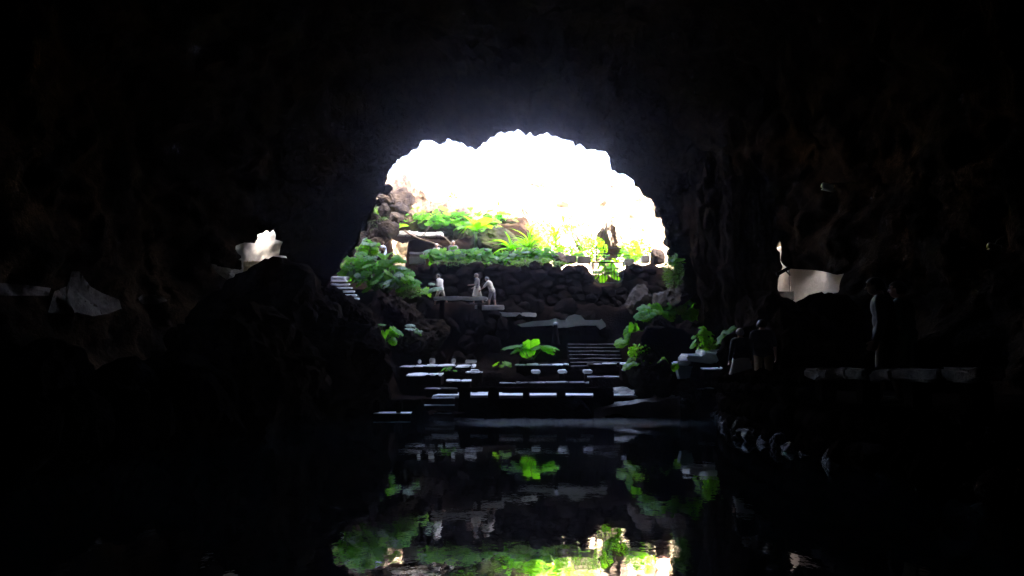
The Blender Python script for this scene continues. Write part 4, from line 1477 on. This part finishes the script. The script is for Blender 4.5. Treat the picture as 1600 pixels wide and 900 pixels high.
blades(P(827, 400, 44.5), 34, 1.7, LS, 'arching strap-leaved plant in the bright upper terrace', 'strap_leaf_plant', 0.25, 43, (25, 85), tm=M_WOOD)
blades(P(798, 398, 44.8), 26, 1.4, LS, 'drooping pale strap-leaved plant left of the arching one', 'strap_leaf_plant', 0.2, 44, (20, 80), tm=M_WOOD)
blades(P(868, 384, 49), 26, 1.7, LS, 'sunlit tuft of strap leaves in the glare behind the terrace', 'strap_leaf_plant', 0.2, 45, (20, 80), tm=M_WOOD)
blades(P(880, 352, 54), 14, 1.3, LS, 'small sunlit tuft of blades high on the bright slope', 'strap_leaf_plant', 0.2, 46, (20, 80), tm=M_WOOD)
blades(P(780, 350, 53), 18, 1.6, LS, 'sunlit blade-leafed plant beside the slim upright rock', 'strap_leaf_plant', 0.3, 47, (20, 80), tm=M_WOOD)


M_BUSH = mat('bush_leaf', (0.05, 0.10, 0.03), 0.6, (0.10, 0.17, 0.06), 3, trans=0.35)
bush(P(1052, 424, 33.6), (0.45, 0.4, 0.72), 1500, 0.08, M_BUSH, 'trailing soft green bush at the right edge of the cave mouth', 'trailing_bush', 1)
leafy(P(1057, 412, 33.5), 7, 0.16, (0.3, 0.25, 0.3), 'small bright leafy plant on top of the trailing bush', seed=51, leaves=LRY)
for px, py, D, r3, n_, lb_ in ((1088, 503, 35.9, (0.35, 0.3, 0.6), 600, 'fine-leaved green bush between the ledge plants and the rock pillar'),
                               (1000, 549, 32.4, (0.5, 0.3, 0.3), 500, 'low fine-leaved bush under the right plant ledge'),
                               (1108, 540, 31.0, (0.3, 0.25, 0.4), 450, 'fine-leaved bush against the foot of the rock pillar'),
                               (640, 455, 38.4, (0.7, 0.4, 0.35), 600, 'fine-leaved bush hanging under the large-leafed plants'),
                               (840, 412, 41.6, (1.6, 0.3, 0.3), 900, 'fine trailing greenery hanging over the terrace wall under the hedge'),
                               (720, 413, 41.6, (1.6, 0.3, 0.25), 900, 'fine trailing greenery under the hedge by the two visitors')):
    bush(P(px, py, D), r3, n_, 0.10, M_LEAFY if py > 500 else M_BUSH, lb_, 'bush', px)
bush(P(848, 366, 52), (1.2, 1.0, 1.0), 900, 0.16, M_LEAFY, 'sunlit feathery shrub behind the arching strap-leaved plant', 'shrub', 2)
bush(P(700, 322, 56), (1.3, 1.0, 1.1), 900, 0.18, M_LEAFY, 'sunlit pale green shrub at the top of the garden slope', 'shrub', 3)
bush(P(770, 335, 55), (0.8, 0.8, 0.7), 600, 0.16, M_LEAFY, 'sunlit shrub left of the slim upright rock', 'shrub', 4)
bush(P(590, 340, 44.5), (0.6, 0.5, 0.8), 500, 0.12, M_BUSH, 'ochre green scrub clinging to the left shoulder of the mouth', 'shrub', 5)


# ------------------------------------------------------------------ people
def person(label, px, py_feet, D, h, face, pose, cols, voxel=0.012, z=None, seed=0):
    """face: heading in degrees (0 = away from the camera, 90 = to the left); pose: dict of joint angles (degrees)."""
    k = h / 1.75
    base = P(px, py_feet, D)
    if z is not None:
        base.z = z
    t = thing('person', label, 'person', base, R(face))
    t.scale = (1.18, 1.2, 1.0) if D < 25 else (1.08, 1.08, 1.0)
    bones = []     # (p0, p1, radius, tag)
    mb = MB()

    def seg(p0, p1, r0, r1, tg, n=10):
        mb.cap(p0, p1, r0, r1, n)
        bones.append((Vector(p0), Vector(p1), (r0 + r1) / 2, tg))

    def rot(v, a):                         # swing in the sagittal plane, forward positive
        c, s = math.cos(R(a)), math.sin(R(a))
        return Vector((v[0], v[1] * c - v[2] * s, v[1] * s + v[2] * c))
    lean = pose.get('lean', 0)
    legs = pose.get('legs', ((0, 0), (0, 0)))
    arms = pose.get('arms', ((0, 10), (0, 10)))
    # legs first (feet on the ground)
    hips = []
    lows = []
    for sgn, (thigh, knee) in zip((-1, 1), legs):
        hip = Vector((sgn * 0.095, 0, 0))
        kn = hip + rot((sgn * 0.01, 0, -0.43), thigh)
        an = kn + rot((0, 0, -0.41), thigh - knee)
        hips.append((hip, kn, an, thigh - knee))
        lows.append(an.z - 0.085)
    hz = -min(lows)
    for sgn, (hip, kn, an, fa) in zip((-1, 1), hips):
        up = Vector((0, 0, hz))
        hip, kn, an = hip + up, kn + up, an + up
        seg(hip, kn, 0.088, 0.058, 'thigh')
        seg(kn, kn.lerp(an, 0.35), 0.056, 0.058, 'shin')
        seg(kn.lerp(an, 0.35), an, 0.055, 0.036, 'shin')
        toe = an + rot((sgn * 0.02, 0.17, -0.045), min(0, fa) * 0.6)
        heel = an + rot((0, -0.05, -0.045), min(0, fa) * 0.6)
        seg(heel, toe, 0.042, 0.036, 'foot')
    pel = Vector((0, 0, hz))

    def tor(v):
        return pel + rot(v, -lean)
    wf = pose.get('wide', 1.0)
    Rm = Matrix.Rotation(R(-lean), 3, 'X')
    mb.ellipsoid(tor((0, 0, 0.04)), (0.168 * wf, 0.12 * wf, 0.14), Rm); bones.append((tor((-0.06, 0, 0)), tor((0.06, 0, 0.02)), 0.12, 'hip'))
    mb.ellipsoid(tor((0, 0.0, 0.20)), (0.148 * wf, 0.108 * wf, 0.17), Rm); bones.append((tor((-0.05, 0, 0.2)), tor((0.05, 0, 0.2)), 0.12, 'torso'))
    mb.ellipsoid(tor((0, -0.005, 0.38)), (0.17, 0.112, 0.19), Rm); bones.append((tor((-0.07, 0, 0.38)), tor((0.07, 0, 0.38)), 0.12, 'torso'))
    seg(tor((-0.14, -0.01, 0.475)), tor((0.14, -0.01, 0.475)), 0.066, 0.066, 'torso')
    hp = pose.get('head', 0)
    nb = tor((0, -0.005, 0.49))
    nt = nb + rot((0, 0.02, 0.10), -lean * 0.6 - hp * 0.4)
    seg(nb, nt, 0.058, 0.052, 'neck')
    hr = -lean * 0.3 - hp
    hc = nt + rot((0, 0.02, 0.10), hr)
    Hm = Matrix.Rotation(R(hr), 3, 'X') @ Matrix.Rotation(R(pose.get('turn', 0)), 3, 'Z')
    mb.ellipsoid(hc, (0.076, 0.096, 0.112), Hm); bones.append((hc - Vector((0, 0, 0.03)), hc + Vector((0, 0, 0.03)), 0.085, 'head'))
    mb.ellipsoid(hc + Hm @ Vector((0, 0.03, -0.062)), (0.052, 0.062, 0.06), Hm)            # jaw
    mb.cap(hc + Hm @ Vector((0, 0.09, 0.012)), hc + Hm @ Vector((0, 0.112, -0.022)), 0.011, 0.016, 6)   # nose
    for sgn in (-1, 1):
        mb.ellipsoid(hc + Hm @ Vector((sgn * 0.078, -0.002, -0.005)), (0.012, 0.02, 0.032), Hm, 8, 6)        # ears
    mb.cap(hc + Hm @ Vector((-0.02, 0.088, -0.055)), hc + Hm @ Vector((0.02, 0.088, -0.055)), 0.010, 0.010, 6)  # lips
    mb.cap(hc + Hm @ Vector((-0.04, 0.082, 0.03)), hc + Hm @ Vector((0.04, 0.082, 0.03)), 0.014, 0.014, 6)      # brow
    for sgn, arm in zip((-1, 1), arms):
        sw, eb = arm[0], arm[1]
        out_ = arm[2] if len(arm) > 2 else 6
        sh = tor((sgn * 0.182, -0.01, 0.465))
        d1 = rot((sgn * math.sin(R(out_)), 0, -math.cos(R(out_))), sw)
        el = sh + d1 * 0.29
        d2 = rot((sgn * math.sin(R(out_)) * 0.4, 0, -1), sw + eb)
        d2.normalize()
        wr = el + d2 * 0.25
        seg(sh, el, 0.05, 0.040, 'uarm')
        seg(el, wr, 0.038, 0.027, 'farm')
        fwd = rot((0, 1, 0), sw + eb)
        sdv = d2.cross(fwd).normalized()
        palm0, palm1 = wr + d2 * 0.015, wr + d2 * 0.085
        for o_ in (-0.022, 0, 0.022):
            mb.cap(palm0 + fwd * o_ * 0.6, palm1 + fwd * o_, 0.017, 0.016, 8)
        bones.append((palm0, palm1, 0.03, 'hand'))
        for fi, (o_, ln) in enumerate(((0.030, 0.068), (0.010, 0.078), (-0.010, 0.072), (-0.029, 0.056))):
            a0 = palm1 + fwd * o_
            inw = -sdv * sgn if sdv.x * sgn > 0 else sdv * sgn
            a1 = a0 + d2 * ln * 0.55 + inw * 0.008
            a2 = a1 + d2 * ln * 0.42 + inw * 0.022
            mb.cap(a0, a1, 0.0095, 0.0088, 7)
            mb.cap(a1, a2, 0.0088, 0.0075, 7)
            bones.append((a0, a2, 0.009, 'hand'))
        t0 = palm0 + fwd * 0.022 + d2 * 0.012
        t1 = t0 + fwd * 0.030 + d2 * 0.032
        t2 = t1 + fwd * 0.006 + d2 * 0.032
        mb.cap(t0, t1, 0.0125, 0.0105, 7)
        mb.cap(t1, t2, 0.0105, 0.0085, 7)
        bones.append((t0, t2, 0.011, 'hand'))
    me0 = mb.mesh('body_cage', [M_SKIN])
    tmp = link('body_cage', me0)
    md = tmp.modifiers.new('r', 'REMESH')
    md.mode = 'VOXEL'
    md.voxel_size = voxel
    sm = tmp.modifiers.new('s', 'SMOOTH')
    sm.factor = 0.5
    sm.iterations = 3
    dg = bpy.context.evaluated_depsgraph_get()
    ev = tmp.evaluated_get(dg)
    me = bpy.data.meshes.new_from_object(ev)
    bpy.data.objects.remove(tmp)
    co = np.array([v.co[:] for v in me.vertices])
    dm = []
    for p0, p1, rr, tg in bones:
        p0, p1 = np.array(p0), np.array(p1)
        e = p1 - p0
        tt = np.clip(((co - p0) @ e) / max(1e-9, e @ e), 0, 1)
        dm.append(np.linalg.norm(co - (p0 + tt[:, None] * e), axis=1) - rr)
    best = np.argmin(np.array(dm), 0)
    tags = np.array([b[3] for b in bones])[best]
    nrm = np.array([v.normal[:] for v in me.vertices])
    polys = [tuple(p.vertices) for p in me.polygons]
    me.name = 'body'
    me.materials.clear()
    me.materials.append(M_SKIN)
    me.polygons.foreach_set('use_smooth', [True] * len(me.polygons))
    me.transform(Matrix.Scale(k, 4))
    bd = link('body', me, t)

    def wear(name, sel, off, mt):
        vsel = np.array([bool(x) for x in sel])
        fs2 = [p for p in polys if vsel[list(p)].all()]
        used = sorted({i for p in fs2 for i in p})
        if not used:
            return
        mp_ = {i: j for j, i in enumerate(used)}
        vs2 = (co[used] + nrm[used] * off) * k
        link(name, mesh(name, vs2, [tuple(mp_[i] for i in p) for p in fs2], mt), t)
    sl = cols.get('sleeve', 'short')
    top = np.isin(tags, ['torso', 'hip']) & (co[:, 2] > hz - 0.10)
    top |= (tags == 'uarm')
    if sl == 'long':
        top |= (tags == 'farm')
    top |= (tags == 'neck') & (co[:, 2] < nb.z + 0.02)
    if cols.get('top') is not None:
        wear('shirt', top, 0.020, cols['top'])
    lw = cols.get('lower', 'shorts')
    bot = np.isin(tags, ['hip', 'thigh']) & (co[:, 2] < hz + 0.14)
    if lw == 'trousers':
        bot |= (tags == 'shin')
    if lw == 'shorts':
        bot &= True
    wear({'shorts': 'shorts', 'trousers': 'trousers', 'skirt': 'skirt'}[lw], bot, 0.016, cols['bottom'])
    if lw == 'skirt':
        vs2, fs2 = [], []
        for j in range(8):
            tt = j / 7
            for q in range(24):
                a = 2 * math.pi * q / 24
                rr = (0.15 + 0.10 * tt) * (1 + 0.05 * math.sin(6 * a) * tt)
                vs2.append((rr * 1.15 * math.cos(a) * k, (rr * math.sin(a) + 0.02) * k, (hz + 0.10 - 0.55 * tt) * k))
        for j in range(7):
            for q in range(24):
                fs2.append((j * 24 + q, j * 24 + (q + 1) % 24, j * 24 + 24 + (q + 1) % 24, j * 24 + 24 + q))
        link('skirt_flare', mesh('skirt_flare', vs2, fs2, cols['bottom']), t)
    loc = (co - np.array(hc)) @ np.array(Hm)
    hair = (tags == 'head') & ((loc[:, 2] > 0.045) | ((loc[:, 1] < 0.0) & (loc[:, 2] > -0.07)) | ((loc[:, 1] < 0.035) & (loc[:, 2] > 0.0)))
    wear('hair', hair, 0.016 if not cols.get('long') else 0.03, cols['hair'])
    wear('shoes', (tags == 'foot'), 0.008, cols.get('shoe', M_SHOE))
    for sgn in (-1, 1):
        mb2 = MB()
        mb2.ellipsoid((hc + Hm @ Vector((sgn * 0.031, 0.084, 0.010))) * k, (0.012 * k, 0.009 * k, 0.008 * k), Hm, 8, 6)
        mb2.build('eye', [M_HAIRD], bd, True)
    return t


walk = dict(legs=((22, 8), (-20, 12)), arms=((-14, 14), (16, 18)))
person('walker in a white shirt and beige shorts striding along the path behind the stone rail', 688, 479, 40.0, 1.72, 62, dict(lean=6, legs=((20, 6), (-20, 10)), arms=((-8, 14), (8, 20)), head=14, wide=1.1),
       dict(top=M_WHITE, bottom=M_KHAKI2, hair=M_HAIRB, lower='shorts'))
person('woman in a pale top and grey vest walking with bent forearms', 746, 476, 40.2, 1.62, 75, dict(lean=3, legs=((14, 4), (-14, 10)), arms=((8, 75), (4, 60)), head=4),
       dict(top=M_GREYC, bottom=M_CREAM, hair=M_HAIRB, lower='skirt', long=True))
person('man in a cream shirt leaning forward with one hand on the rail', 769, 482, 40.0, 1.70, 68, dict(lean=20, legs=((14, 10), (-8, 4)), arms=((38, 8), (-6, 10)), head=20, wide=1.1),
       dict(top=M_CREAM, bottom=M_GREYC, hair=M_HAIRD, lower='shorts'))
UZ = 7.2
person('man in a pale blue shirt among the large leaves on the upper terrace', 598, 420, 44.0, 1.78, 70, dict(legs=((8, 0), (-8, 4)), arms=((10, 30), (-6, 20))),
       dict(top=M_BLUE, bottom=M_KHAKI, hair=M_HAIRB, lower='shorts'), z=7.1)
person('white-haired visitor in a pale pink top behind the hedge', 682, 420, 44.6, 1.62, 165, dict(arms=((4, 20), (4, 20))),
       dict(top=M_CREAM, bottom=M_GREYC, hair=M_HAIRG, lower='trousers'), z=UZ)
person('man in a dark vest over a pale shirt standing behind the hedge', 708, 420, 44.6, 1.78, 190, dict(arms=((4, 16), (4, 20))),
       dict(top=M_GREYC, bottom=M_KHAKI, hair=M_HAIRG, lower='trousers'), z=UZ)
person('grey-haired woman in a dark jacket and white skirt on the walkway', 1160, 609, 19.6, 1.56, 10, dict(wide=1.15, arms=((0, 12, 12), (0, 12, 12)), legs=((2, 0), (-3, 2))),
       dict(top=M_DARK, bottom=M_WHITE, hair=M_HAIRG, lower='skirt', sleeve='long'), 0.011, z=1.05)
person('man in a dark shirt and khaki shorts beside the grey-haired woman', 1194, 609, 19.9, 1.80, -8, dict(wide=1.2, arms=((4, 14, 10), (-3, 10, 10)), legs=((3, 0), (-3, 2))),
       dict(top=M_DARK, bottom=M_KHAKI, hair=M_HAIRD, lower='shorts'), 0.011, z=1.05)
person('man in dark clothes facing the cave mouth light behind the stone rail', 1390, 630, 11.6, 1.86, 58, dict(lean=4, legs=((6, 0), (-5, 4)), arms=((-2, 16), (4, 22)), head=4),
       dict(top=M_DARK, bottom=M_DARK, hair=M_HAIRD, lower='shorts', sleeve='long'), 0.0095, z=1.05)
person('man in a dark teal shirt close behind the man in dark clothes', 1420, 630, 12.3, 1.88, 50, dict(lean=2, legs=((4, 0), (-4, 4)), arms=((2, 14), (2, 14))),
       dict(top=M_TEAL, bottom=M_DARK, hair=M_HAIRD, lower='shorts'), 0.0095, z=1.05)

# ------------------------------------------------------------------ haze added for a soft glow round the cave mouth
hb = MB(); hb.box((0, 40, 10), (190, 200, 26))
hz_ = hb.build('haze', [])
mh = bpy.data.materials.new('haze_air'); mh.use_nodes = True
mh.node_tree.nodes.clear()
ho = mh.node_tree.nodes.new('ShaderNodeOutputMaterial')
pv_ = mh.node_tree.nodes.new('ShaderNodeVolumePrincipled')
pv_.inputs['Density'].default_value = 0.0012
pv_.inputs['Anisotropy'].default_value = 0.95
pv_.inputs['Color'].default_value = (0.97, 0.82, 0.95, 1)
mh.node_tree.links.new(pv_.outputs[0], ho.inputs['Volume'])
hz_.data.materials.append(mh)
tag(hz_, 'thin haze added for the glow round the cave mouth', kind='stuff')
